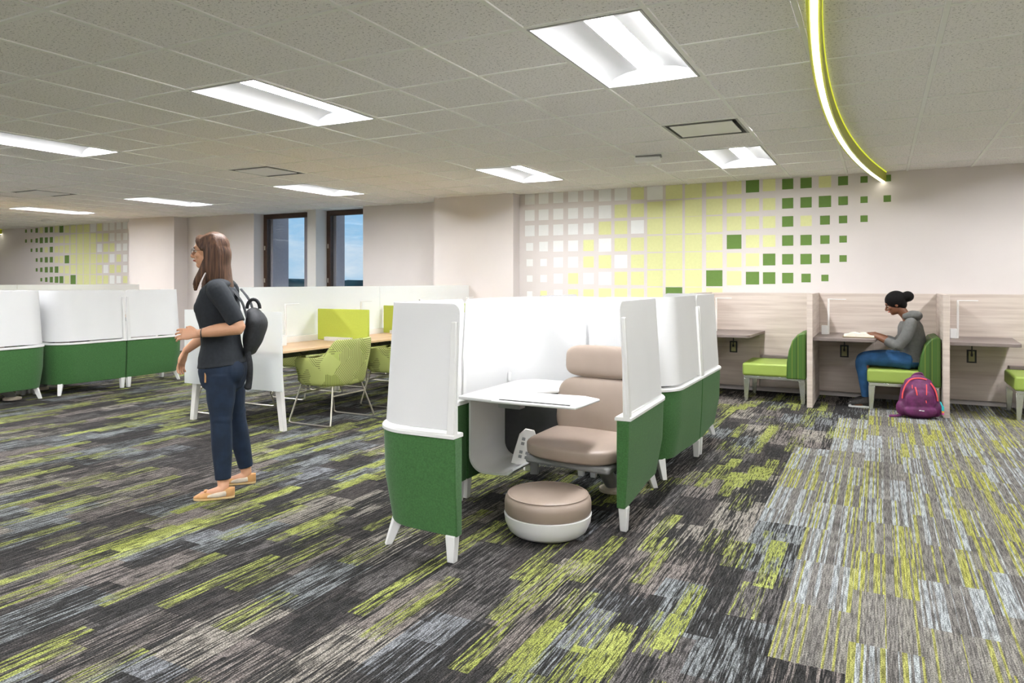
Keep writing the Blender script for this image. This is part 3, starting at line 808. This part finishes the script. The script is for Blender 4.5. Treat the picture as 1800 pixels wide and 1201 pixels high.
# ------------------------------------------------------------------ study carrels
def carrel(end=False):
    t = thing('study_carrel', '', 'study carrel', group='row of wood study carrels')
    # local: origin at the left divider centre, wall at y=0, extends to -y
    D = .98
    MB().box(-.028, .028, -D, -.005, 0, 1.2).build('divider', 'ashwood', t, bevel=.002)
    if end: return t
    MB().box(.029, 1.206, -.04, -.005, .06, 1.195).build('back_board', 'ashwood', t, bevel=.002)
    MB().box(.029, .60, -.065, -.041, .06, .71).build('modesty_panel', 'ashwood', t, bevel=.002)
    dk = [(.029, -.042), (.029, -.93)]+[(.56+.06*math.sin(a), -.87-.06*math.cos(a)) for a in (PI/2*i/6 for i in range(7))]+[(.66, -.042)]
    MB().prism(dk[::-1], .705, .738).build('desktop', 'laminate', t, bevel=.003)
    MB().box(.62, 1.206, -.16, -.041, .42, .45).build('ledge', 'laminate', t, bevel=.003)
    MB().box(.25, .34, -.072, -.0655, .46, .60).build('outlet_surround', 'black', t, smooth=0)
    o = MB().box(.268, .322, -.076, -.072, .475, .585).build('outlet_plate', 'plate', t, smooth=0)
    MB().box(.285, .305, -.10, -.076, .53, .56).build('plug', 'black', o, bevel=.003)
    MB().tube([(.295, -.09, .56), (.297, -.085, .62), (.296, -.08, .704)], .006, 6).build('cord', 'black', o)
    return t
cl_ = ['study carrel partly hidden behind the pods, with an empty lime bench seat', 'study carrel where the seated girl reads', 'study carrel at the right edge of the photo', 'end divider of the study carrels beyond the right edge']
XC = [-1.895, -.66, .575, 1.81]
ca = carrel(); ca.location = (XC[0], WY, 0); ca['label'] = cl_[0]
for k in (1, 2): dup(ca, (XC[k], WY, 0), 0, cl_[k])
e = carrel(True); e.location = (XC[3], WY, 0); e['label'] = cl_[3]
for k in range(3):
    dup(lp, (XC[k]+.105, WY-.36, .738), -PI/2, ['task lamp in the carrel behind the pods, only its arm tip showing', 'clear white task lamp on the desk in front of the reading girl', 'clear white task lamp on the rightmost carrel desk'][k])
def slipper():
    t = thing('slipper_seat', '', 'bench seat', group='lime bench seats in the carrels')
    # local: faces -X, y from 0 (front, towards the camera) to .66
    mb = MB().box(-.33, .19, 0, .66, .288, .425); mb.build('seat_cushion', 'seatlime', t, bevel=.022, bseg=3)
    prof = [(.13, .275), (.135, .45), (.155, .58), (.19, .69), (.245, .758), (.30, .775), (.325, .765), (.327, .70), (.327, .275)]
    MB().rings([[Vector((x, y, z)) for x, z in prof] for y in (-.01, .01, .33, .65, .67)]).build('backrest', 'stripe', t, smooth=50, bevel=.012)
    MB().box(-.315, .315, .01, .05, .255, .287).box(-.315, .315, .61, .65, .255, .287).box(-.315, -.28, .05, .61, .255, .287).box(.28, .315, .05, .61, .255, .287).build('frame', 'chrome2', t, bevel=.003)
    for x, dx in ((-.285, -.008), (.285, .012)):
        for y in (.035, .625):
            MB().taper((x, y, .256), (x+dx, y, 0), .065, .036, 0, .04, .03).build('leg', 'chrome2', t, bevel=.004)
    return t
sl = slipper(); sl.location = (-1.035, 8.24, 0); sl['label'] = 'empty lime bench seat with striped green back, just right of the pods'
dup(sl, (.21, 8.24, 0), 0, 'lime bench seat the reading girl sits on')
dup(sl, (1.47, 8.24, 0), 0, 'lime bench seat cut by the right edge of the photo')

# ------------------------------------------------------------------ people
def hand(mb, wrist, d, up, side, curl=.35, s=1., thumb=1):
    """palm with five bent fingers. d: finger direction, up: back-of-hand normal, side: toward the thumb"""
    w_ = Vector(wrist); d = Vector(d).normalized(); up = Vector(up); up = (up-d*up.dot(d)).normalized(); sd = Vector(side); sd = (sd-d*sd.dot(d)-up*sd.dot(up)).normalized()
    mb.loft([w_-d*.02*s, w_+d*.02*s, w_+d*.055*s, w_+d*.085*s], [(.025*s, .019*s), (.031*s, .016*s), (.040*s, .014*s), (.038*s, .012*s)], side=sd, seg=14, sub=3)
    for i, (off, ln) in enumerate(((.029, .068), (.010, .076), (-.010, .071), (-.028, .056))):
        b = w_+d*.082*s+sd*off*s; p = [b-d*.01*s]; a = curl*.5
        dd = d
        for k, q in enumerate((.45, .32, .23)):
            ang = a+k*curl*.8
            v = d*math.cos(ang)-up*math.sin(ang); v = (v+sd*off*5).normalized(); b = b+v*ln*q*s; p.append(b.copy())
        mb.loft(p, [.0082*s, .0078*s, .0072*s, .0062*s], side=sd, seg=10, sub=3)
    b = w_+d*.025*s+sd*.028*s
    v = (d*.75+sd*.6-up*.25).normalized()
    mb.loft([b-v*.01, b+v*.03*s, b+v*.03*s+(d*.95+sd*.15-up*.3).normalized()*.03*s], [.012*s, .0105*s, .008*s], side=up, seg=10, sub=3)
def head(mb, c, R, s=1.):
    """skull, jaw, neck-less; R: Matrix 3x3 head rotation, x forward, z up"""
    c = Vector(c)
    P_ = lambda x, y, z: c+R @ Vector((x*s, y*s, z*s))
    mb.ell(P_(-.008, 0, .030), (.094*s, .073*s, .088*s), R, 24, 16)
    mb.ell(P_(.022, 0, -.035), (.062*s, .055*s, .070*s), R, 20, 14)
    mb.ell(P_(.050, 0, -.078), (.030*s, .030*s, .024*s), R)
    mb.loft([P_(.078, 0, .020), P_(.096, 0, -.004), P_(.104, 0, -.022), P_(.086, 0, -.030)], [.008*s, .010*s, .0125*s, .009*s], side=tuple(R @ Vector((0, 1, 0))), seg=10, sub=3)
    mb.ell(P_(.083, 0, -.052), (.008*s, .020*s, .010*s), R)
    mb.ell(P_(.074, 0, .034), (.016*s, .045*s, .012*s), R)
    for y in (-1, 1):
        mb.ell(P_(-.008, y*.073, -.006), (.016*s, .008*s, .028*s), R)
        mb.ell(P_(.055, y*.036, -.018), (.022*s, .02*s, .02*s), R)
def face(t, c, R, s=1., lids=False):
    c = Vector(c); P_ = lambda x, y, z: c+R @ Vector((x*s, y*s, z*s))
    for y in (-1, 1):
        MB().ell(P_(.069, y*.031, .006), (.011*s, .013*s, .0055*s), R, 14, 8).build('eye', 'eyew', t)
        MB().ell(P_(.0785, y*.031, .006), (.003*s, .0055*s, .0052*s), R, 12, 8).build('iris', 'eye', t)
        MB().loft([P_(.086, y*.014, .026), P_(.088, y*.03, .031), P_(.076, y*.048, .025)], [.003*s]*3, seg=8, sub=3).build('eyebrow', 'eye', t)
    MB().loft([P_(.078, -.022, -.052), P_(.0905, -.008, -.050), P_(.092, 0, -.0515), P_(.0905, .008, -.050), P_(.078, .022, -.052)], [(.003*s, .004*s), (.006*s, .006*s), (.006*s, .006*s), (.006*s, .006*s), (.003*s, .004*s)], seg=8, sub=3).build('lips', 'lip', t)

# --- standing woman. local x forward, y to her left (towards the camera), z up
fwd = Vector((-math.cos(TH), -math.sin(TH), 0))
wo = thing('person', 'standing woman with long brown hair, dark half-sleeve top, blue jeans and tan shoes', 'person', (-3.733, 3.19, 0), math.atan2(fwd.y, fwd.x)+math.radians(6))
b = MB()
Rh = Matrix.Rotation(math.radians(0), 3, 'Y')
HC = (.075, 0, 1.515)
head(b, HC, Rh, 1.0)
b.loft([(.02, 0, 1.30), (.03, 0, 1.38), (.05, 0, 1.45)], [(.055, .055), (.047, .050), (.048, .052)])
b.loft([(-.02, 0, .80), (.0, 0, .95), (.01, 0, 1.05), (.015, 0, 1.18), (0, 0, 1.29), (.01, 0, 1.33)], [(.14, .10), (.125, .088), (.115, .085), (.135, .100), (.125, .055), (.055, .048)], side=(0, 1, 0), seg=24)
# left arm (near)
Ls, Le, Lw = (-.03, .165, 1.275), (-.165, .205, 1.045), (.07, .20, 1.015)
b.loft([Ls, (-.10, .19, 1.16), Le], [.052, .046, .039], seg=16); b.loft([Le, (-.05, .208, 1.035), Lw], [.040, .041, .026], seg=16)
hand(b, (.085, .20, 1.013), (1, -.05, -.02), (0, .9, .45), (0, -.35, 1), .5)
Rs, Re, Rw = (0, -.165, 1.275), (.10, -.235, 1.04), (.29, -.235, .875)
b.loft([Rs, (.04, -.205, 1.16), Re], [.052, .046, .038], seg=16); b.loft([Re, (.19, -.24, .96), Rw], [.039, .038, .025], seg=16)
hand(b, (.30, -.235, .862), (.32, .05, -1), (.9, -.3, .3), (.35, .9, .1), .45)
legs = {1: ((-.02, .085, .77), (-.035, .125, .46), (-.055, .155, .09)), -1: ((-.02, -.085, .77), (-.055, -.11, .46), (-.115, -.14, .09))}
for s_, (h_, k_, a_) in legs.items():
    h_, k_, a_ = Vector(h_), Vector(k_), Vector(a_)
    b.loft([h_, h_.lerp(k_, .35), k_, k_.lerp(a_, .35), a_], [.085, .076, .052, .05, .034], seg=18)
    f = {1: ((-.10, .165, .045), (.06, .195, .03)), -1: ((-.15, -.145, .045), (-.01, -.12, .03))}[s_]
    b.loft([a_, Vector(f[0]).lerp(Vector(f[1]), .3)+Vector((0, 0, .01)), f[1]], [.034, (.034, .03), (.03, .018)], seg=14)
fuse('body', b, 'skin1', wo, .004, 3)
face(wo, HC, Rh)
g = MB()
for y in (-1, 1):
    g.tube([Vector(HC)+Vector((.093, y*.033+.022*math.cos(q), .006+.017*math.sin(q))) for q in (2*PI*k/16 for k in range(17))], .0013, 6)
    g.tube([Vector(HC)+Vector((.092, y*.055, .012)), Vector(HC)+Vector((0, y*.078, .012))], .0013, 6)
g.tube([Vector(HC)+Vector((.093, -.011, .01)), Vector(HC)+Vector((.093, .011, .01))], .0013, 6)
g.build('glasses', 'black', wo)
# shirt
b = MB()
b.loft([(-.008, 0, .800), (-.004, 0, .84), (.002, 0, .95), (.012, 0, 1.04), (.022, 0, 1.16), (.01, 0, 1.25), (0, 0, 1.305)], [(.182, .150), (.172, .140), (.145, .118), (.142, .115), (.158, .135), (.168, .116), (.115, .086)], side=(0, 1, 0), seg=28, round_ends=False)
b.loft([(0, -.15, 1.285), (-.005, -.08, 1.312), (-.005, .08, 1.312), (0, .15, 1.285)], [(.058, .048), (.062, .040), (.062, .040), (.058, .048)], side=(1, 0, 0), seg=16); b.ell((.09, .06, 1.165), (.06, .062, .062)); b.ell((.09, -.06, 1.165), (.06, .062, .062))
b.loft([(-.01, .13, 1.285), (-.03, .165, 1.265), (-.10, .192, 1.165), (-.150, .205, 1.075)], [.06, .065, .058, .053], seg=18, round_ends=False)
b.loft([(0, -.13, 1.285), (0, -.165, 1.265), (.045, -.205, 1.16), (.085, -.23, 1.08)], [.06, .065, .056, .052], seg=18, round_ends=False)
fuse('shirt', b, 'shirt', wo, .0065, 3)
# jeans
b = MB()
b.loft([(-.01, 0, .70), (-.012, 0, .77), (-.005, 0, .86)], [(.168, .135), (.175, .148), (.158, .125)], side=(0, 1, 0), seg=28)
b.ell((-.075, .07, .765), (.085, .085, .09)); b.ell((-.075, -.07, .765), (.085, .085, .09))
for s_, (h_, k_, a_) in legs.items():
    h_, k_, a_ = Vector(h_), Vector(k_), Vector(a_); h_.z = .74
    b.loft([h_, h_.lerp(k_, .4), k_, k_.lerp(a_, .35), a_+Vector((0, 0, .02))], [.097, .086, .063, .062, .047], seg=20, round_ends=False)
    b.loft([k_+Vector((.0, -.01, .03)), k_+Vector((.0, .01, .0))], [.066, .064], seg=16)
fuse('jeans', b, 'jeans', wo, .0065, 2)
tg = MB().loft([(.055, .142, .79), (.05, .158, .755), (.05, .160, .71)], [(.005, .003)]*3, side=(1, 0, 0), seg=8); tg.build('pocket_stitching', 'tan', wo)
# bracelet
MB().tube([(.055, .20+.029*math.cos(q), 1.016+.029*math.sin(q)) for q in (2*PI*k/20 for k in range(21))], .004, 6).build('bracelet', 'dgrey', wo)
# shoes
for s_, h_, t_ in ((1, (-.125, .160), (.105, .205)), (-1, (-.175, -.150), (.04, -.115))):
    h2, t2 = Vector((*h_, 0)), Vector((*t_, 0)); d = (t2-h2); L_ = d.length; d.normalize(); R_ = Matrix.Rotation(math.atan2(d.y, d.x), 4, 'Z'); R_.translation = h2
    def sh(xs, z0, z1, k=1.):
        mb = MB(); out = []
        W_ = [(0, .018), (.02, .030), (.06, .033), (.12, .036), (.17, .042), (.205, .036), (.232, .02), (.242, .006)]
        for x_, w_ in W_:
            x_ = x_*L_/.242; w_ *= k; zt = z1(x_/L_)
            out.append([R_ @ Vector((x_, yy*w_, zz)) for yy, zz in ((-1, z0), (-1.05, z0+(zt-z0)*.5), (-.8, zt), (0, zt+.004), (.8, zt), (1.05, z0+(zt-z0)*.5), (1, z0), (0, z0))])
        return mb.rings(out)
    so = sh(0, .002, lambda q: .016, 1.04).build('shoe_sole', 'sole', wo, smooth=60)
    up_ = sh(0, .016, lambda q: .062-.012*q if q < .25 else (.056-.02*(q-.25)/.35 if q < .62 else .046-.028*((q-.62)/.38)**2)).build('shoe', 'tan', wo, smooth=60)
    md = MB(); 
    for yy in (-1, 1):
        md.loft([R_ @ Vector((.05, yy*.031, .034)), R_ @ Vector((.10, yy*.035, .030)), R_ @ Vector((.15, yy*.038, .026))], [(.016, .007), (.015, .007), (.008, .006)], side=(0, 0, 1), seg=10)
    md.build('shoe_side', 'gold', up_)
    MB().ell(R_ @ Vector((.165, .008, .052)), (.010, .018, .007)).ell(R_ @ Vector((.165, -.012, .052)), (.012, .012, .006)).build('shoe_bow', 'tan', up_)
# hair
b = MB(); c = Vector(HC)
b.ell(c+Vector((-.030, 0, .042)), (.096, .087, .092), seg=28, rg=18)
b.loft([c+Vector((-.03, 0, .08)), c+Vector((-.065, 0, 0)), c+Vector((-.078, 0, -.10)), c+Vector((-.108, 0, -.20)), c+Vector((-.128, 0, -.275))], [(.07, .06), (.086, .068), (.09, .052), (.082, .036), (.045, .014)], side=(0, 1, 0), seg=24)
for y in (-1, 1):
    b.loft([c+Vector((-.005, y*.055, .09)), c+Vector((-.035, y*.082, .02)), c+Vector((-.042, y*.086, -.08)), c+Vector((-.055, y*.086, -.16)), c+Vector((-.06, y*.08, -.22))], [(.03, .055), (.018, .050), (.018, .048), (.016, .04), (.01, .018)], side=(0, 1, 0), seg=16)
    b.loft([c+Vector((-.005, y*.078, -.05)), c+Vector((.02, y*.086, -.12)), c+Vector((.05, y*.085, -.185)), c+Vector((.062, y*.072, -.24))], [(.009, .022), (.010, .022), (.010, .022), (.006, .012)], side=(0, 1, 0), seg=12)
    b.loft([c+Vector((.055, y*.01, .105)), c+Vector((.045, y*.06, .07)), c+Vector((.01, y*.084, .02))], [(.010, .022), (.011, .024), (.009, .022)], side=(0, 1, 0), seg=12)
fuse('hair', b, 'hair1', wo, .0055, 2)
# backpack on her back
bp = thing('backpack', 'black backpack hanging behind the standing woman', 'backpack', wo.location, wo.rotation_euler.z)
b = MB()
b.loft([(-.165, -.05, .88), (-.185, -.05, .97), (-.205, -.05, 1.06), (-.18, -.05, 1.13)], [(.10, .035), (.13, .060), (.13, .066), (.09, .045)], side=(0, 1, 0), seg=24)
fuse('bag_body', b, 'blackcloth', bp, .008, 4)
MB().tube([(-.185+.04*math.cos(q), -.05, 1.155+.06*math.sin(q)) for q in (PI*k/12 for k in range(13))], .011, 8).build('top_handle', 'blackcloth', bp)
for y in (-.15, .03):
    MB().loft([(-.165, y, 1.10), (-.135, y*1.1, 1.20), (-.075, y*1.15, 1.28)], [(.022, .006)]*3, side=(0, 1, 0), seg=8).build('strap', 'blackcloth', bp)
MB().loft([(-.165, .03, .90), (-.185, .035, .80), (-.18, .035, .70), (-.17, .035, .655)], [(.020, .012), (.018, .01), (.02, .008), (.024, .018)], side=(1, 0, 0), seg=10).build('hanging_strap', 'blackcloth', bp)

# --- seated girl. local x forward (-X in the world), y to her left (toward camera => world -Y)
gi = thing('person', 'girl with a black hair bun in grey hoodie and jeans, seated and reading', 'person', (.26, 8.50, 0), PI)
G = lambda x, y, z: Vector((x, y, z))
b = MB()
Rg = Matrix.Rotation(math.radians(24), 3, 'Y')
HG = (.120, 0, 1.09)
head(b, HG, Rg, .97)
b.loft([(-.01, 0, .91), (.02, 0, .97), (.075, 0, 1.045)], [(.055, .055), (.045, .046), (.048, .05)])
b.loft([(-.03, 0, .56), (-.045, 0, .64), (-.03, 0, .78), (-.02, 0, .88), (-.01, 0, .93)], [(.145, .10), (.12, .085), (.14, .095), (.155, .075), (.06, .05)], side=(0, 1, 0), seg=24)
for s_ in (1, -1):
    b.loft([(-.02, s_*.165, .885), (.02, s_*.20, .77), (.095, s_*.20, .665)], [.05, .045, .038], seg=14)
    b.loft([(.095, s_*.20, .665), (.20, s_*.16, .715), (.315, s_*.11, .768)], [.038, .036, .024], seg=14)
    hand(b, (.325, s_*.105, .772), (1, -s_*.25, -.02), (.1, s_*.25, 1), (0, -s_, .2), .25, .95)
    b.loft([(-.0, s_*.09, .515), (.2, s_*.10, .525), (.40, s_*.105, .505)], [.066, .060, .050], seg=16)
    b.loft([(.42, s_*.105, .505), (.40, s_*.105, .33), (.385, s_*.105, .10)], [.055, .05, .033], seg=16)
    b.loft([(.385, s_*.105, .10), (.42, s_*.105, .05), (.50, s_*.11, .03)], [.033, (.034, .03), (.03, .018)], seg=12)
fuse('body', b, 'skin2', gi, .0042, 3)
face(gi, HG, Rg, .97)
b = MB()
b.loft([(-.04, 0, .505), (-.045, 0, .60), (-.03, 0, .74), (-.02, 0, .85), (-.015, 0, .92)], [(.172, .128), (.15, .12), (.165, .13), (.178, .118), (.10, .09)], side=(0, 1, 0), seg=28, round_ends=False)
b.loft([(.035, .06, .965), (-.04, .072, .985), (-.085, 0, .975), (-.04, -.072, .985), (.035, -.06, .965)], [(.028, .034), (.040, .042), (.052, .050), (.040, .042), (.028, .034)], seg=14)
for s_ in (1, -1):
    b.loft([(-.02, s_*.13, .90), (-.015, s_*.165, .885), (.025, s_*.205, .77), (.10, s_*.205, .665)], [.062, .064, .058, .055], seg=18)
    b.loft([(.10, s_*.205, .665), (.16, s_*.185, .695), (.205, s_*.165, .717)], [.054, .050, .042], seg=16, round_ends=False)
fuse('hoodie', b, 'hoodie', gi, .0065, 2)
b = MB()
b.loft([(-.05, 0, .50), (-.02, 0, .52)], [(.17, .085), (.17, .085)], side=(0, 1, 0), seg=20); b.ell((-.04, 0, .51), (.13, .17, .082))
for s_ in (1, -1):
    b.loft([(-.02, s_*.09, .51), (.2, s_*.10, .522), (.40, s_*.105, .508), (.43, s_*.105, .45), (.41, s_*.105, .33), (.388, s_*.105, .115)], [.088, .08, .067, .064, .060, .046], seg=20, sub=7, round_ends=False)
fuse('jeans', b, 'jeans2', gi, .0065, 2)
b = MB(); c = Vector(HG)
b.ell(c+Rg @ G(-.024, 0, .042), (.104, .090, .096), Rg, 28, 18)
b.ell(c+Rg @ G(-.06, 0, -.015), (.05, .07, .06), Rg)
b.ell(c+G(-.115, 0, .085), (.060, .060, .056), None, 20, 14)
fuse('hair', b, 'hair2', gi, .006, 2)
for s_ in (1, -1):
    y = s_*.105
    so = MB(); out = []
    for x_, w_, z_ in ((.330, .026, .05), (.36, .036, .06), (.41, .038, .055), (.46, .042, .04), (.52, .038, .03), (.548, .024, .026), (.560, .010, .022)):
        out.append([G(x_, y+q*w_, z) for q, z in ((-1, .002), (-1.02, .019), (1.02, .019), (1, .002))])
    so.rings(out).build('shoe_sole', 'white', gi, smooth=50)
    mb = MB().loft([(.355, y, .10), (.375, y, .06)], [(.034, .04), (.034, .042)], seg=16); mb.loft([(.362, y, .048), (.43, y, .056), (.50, y, .042), (.555, y, .031)], [(.036, .034), (.037, .038), (.040, .027), (.030, .015)], side=(0, 1, 0), seg=16)
    mb.loft([(.382, y, .055), (.385, y, .112)], [(.042, .045), (.038, .043)], side=(0, 1, 0), seg=16, round_ends=False)
    sh_ = fuse('shoe', mb, 'canvas', gi, .006, 1)
    la = MB()
    for k in range(5):
        x_ = .415+.018*k; z_ = .102-.0135*k
        la.tube([(x_, y-.022, z_-.006), (x_, y, z_+.002), (x_, y+.022, z_-.006)], .003, 6)
    la.build('laces', 'white', sh_)
    MB().ell((.540, y, .027), (.022, .032, .015)).build('toe_cap', 'white', sh_)
# open book
bk = thing('book', 'open paperback book held above the carrel desk by the girl', 'book', (-.20, 8.47, .742), PI/2)
mb = MB()
for s_ in (-1, 1):
    pr = [(0, .004)]+[(s_*.145*i/8, .034+.014*math.sin(PI*min(1, i/8*1.3))-.012*i/8) for i in range(9)]+[(s_*.145, .004)]
    mb.rings([[Vector((y_, x_, z_)) if 0 else Vector((x_*0+xx, x_, z_)) for x_, z_ in pr] for xx in (-.11, .11)])
mb.build('pages', 'paper', bk, smooth=60)
MB().box(-.115, .115, -.155, .155, 0, .0035).build('cover', 'bookcover', bk, bevel=.001)

# purple backpack
pk = thing('backpack', 'purple backpack with coral zippers on the floor by the carrel divider', 'backpack', (.335, 8.02, 0), math.radians(8))
b = MB()
b.loft([(0, 0, .06), (0, 0, .15), (0, .01, .26), (0, .025, .35), (0, .03, .395)], [(.19, .10), (.175, .105), (.16, .095), (.12, .07), (.06, .04)], side=(1, 0, 0), seg=28)
b.ell((0, -.07, .16), (.125, .045, .12), pw=.8)
b.ell((0, -.075, .075), (.14, .05, .055), pw=.8)
b.ell((-.15, -.01, .09), (.05, .07, .075)); b.ell((.15, -.01, .09), (.05, .07, .075))
fuse('bag_body', b, 'purple', pk, .008, 4)
def zp(name, pts, r, mat): MB().loft(pts, [r]*len(pts), seg=8, sub=4).build(name, mat, pk)
zp('main_zipper', [(-.152, -.058, .19), (-.146, -.056, .25), (-.118, -.052, .325), (-.07, -.035, .375), (0, -.025, .388), (.06, -.033, .378)], .0065, 'coral')
zp('main_zipper', [(.095, -.048, .345), (.128, -.052, .29), (.146, -.056, .23), (.152, -.060, .18)], .0065, 'coral')
zp('pocket_zipper', [(.052, -.082, .335), (.05, -.098, .29), (.047, -.112, .24)], .0045, 'coral')
zp('pocket_zipper', [(-.07, -.078, .325), (-.07, -.088, .295)], .004, 'coral')
zp('zipper_pull', [(.04, -.123, .185), (.043, -.127, .165)], .004, 'coral')
zp('logo_mark', [(-.045, -.094, .305), (-.038, -.104, .27), (-.034, -.112, .235)], .0065, 'coral')
MB().box(-.02, .0, -.133, -.128, .085, .095).box(.003, .025, -.133, -.128, .083, .092).build('front_tab', 'white', pk, bevel=.002)
zp('top_handle', [(-.05, .03, .40), (-.02, .03, .425), (.03, .03, .43), (.045, .03, .395)], .009, 'purple')
zp('floor_strap', [(-.13, -.02, .03), (-.20, -.04, .012), (-.26, -.06, .012)], .013, 'purple')
MB().tube([(.168, -.08, .175), (.178, -.085, .15), (.19, -.085, .125)], .007, 8).build('teal_cord', 'teal', pk)
MB().lathe([(.001, .09), (.011, .09), (.011, .13), (.001, .13)], (.19, -.085, 0), 12).build('teal_tassel', 'teal', pk)
MB().lathe([(.001, .072), (.011, .072), (.011, .09), (.001, .09)], (.19, -.085, 0), 12).build('orange_tassel', 'orange', pk)
MB().lathe([(.001, .055), (.011, .055), (.011, .072), (.001, .072)], (.19, -.085, 0), 12).build('pink_tassel', 'pink', pk)
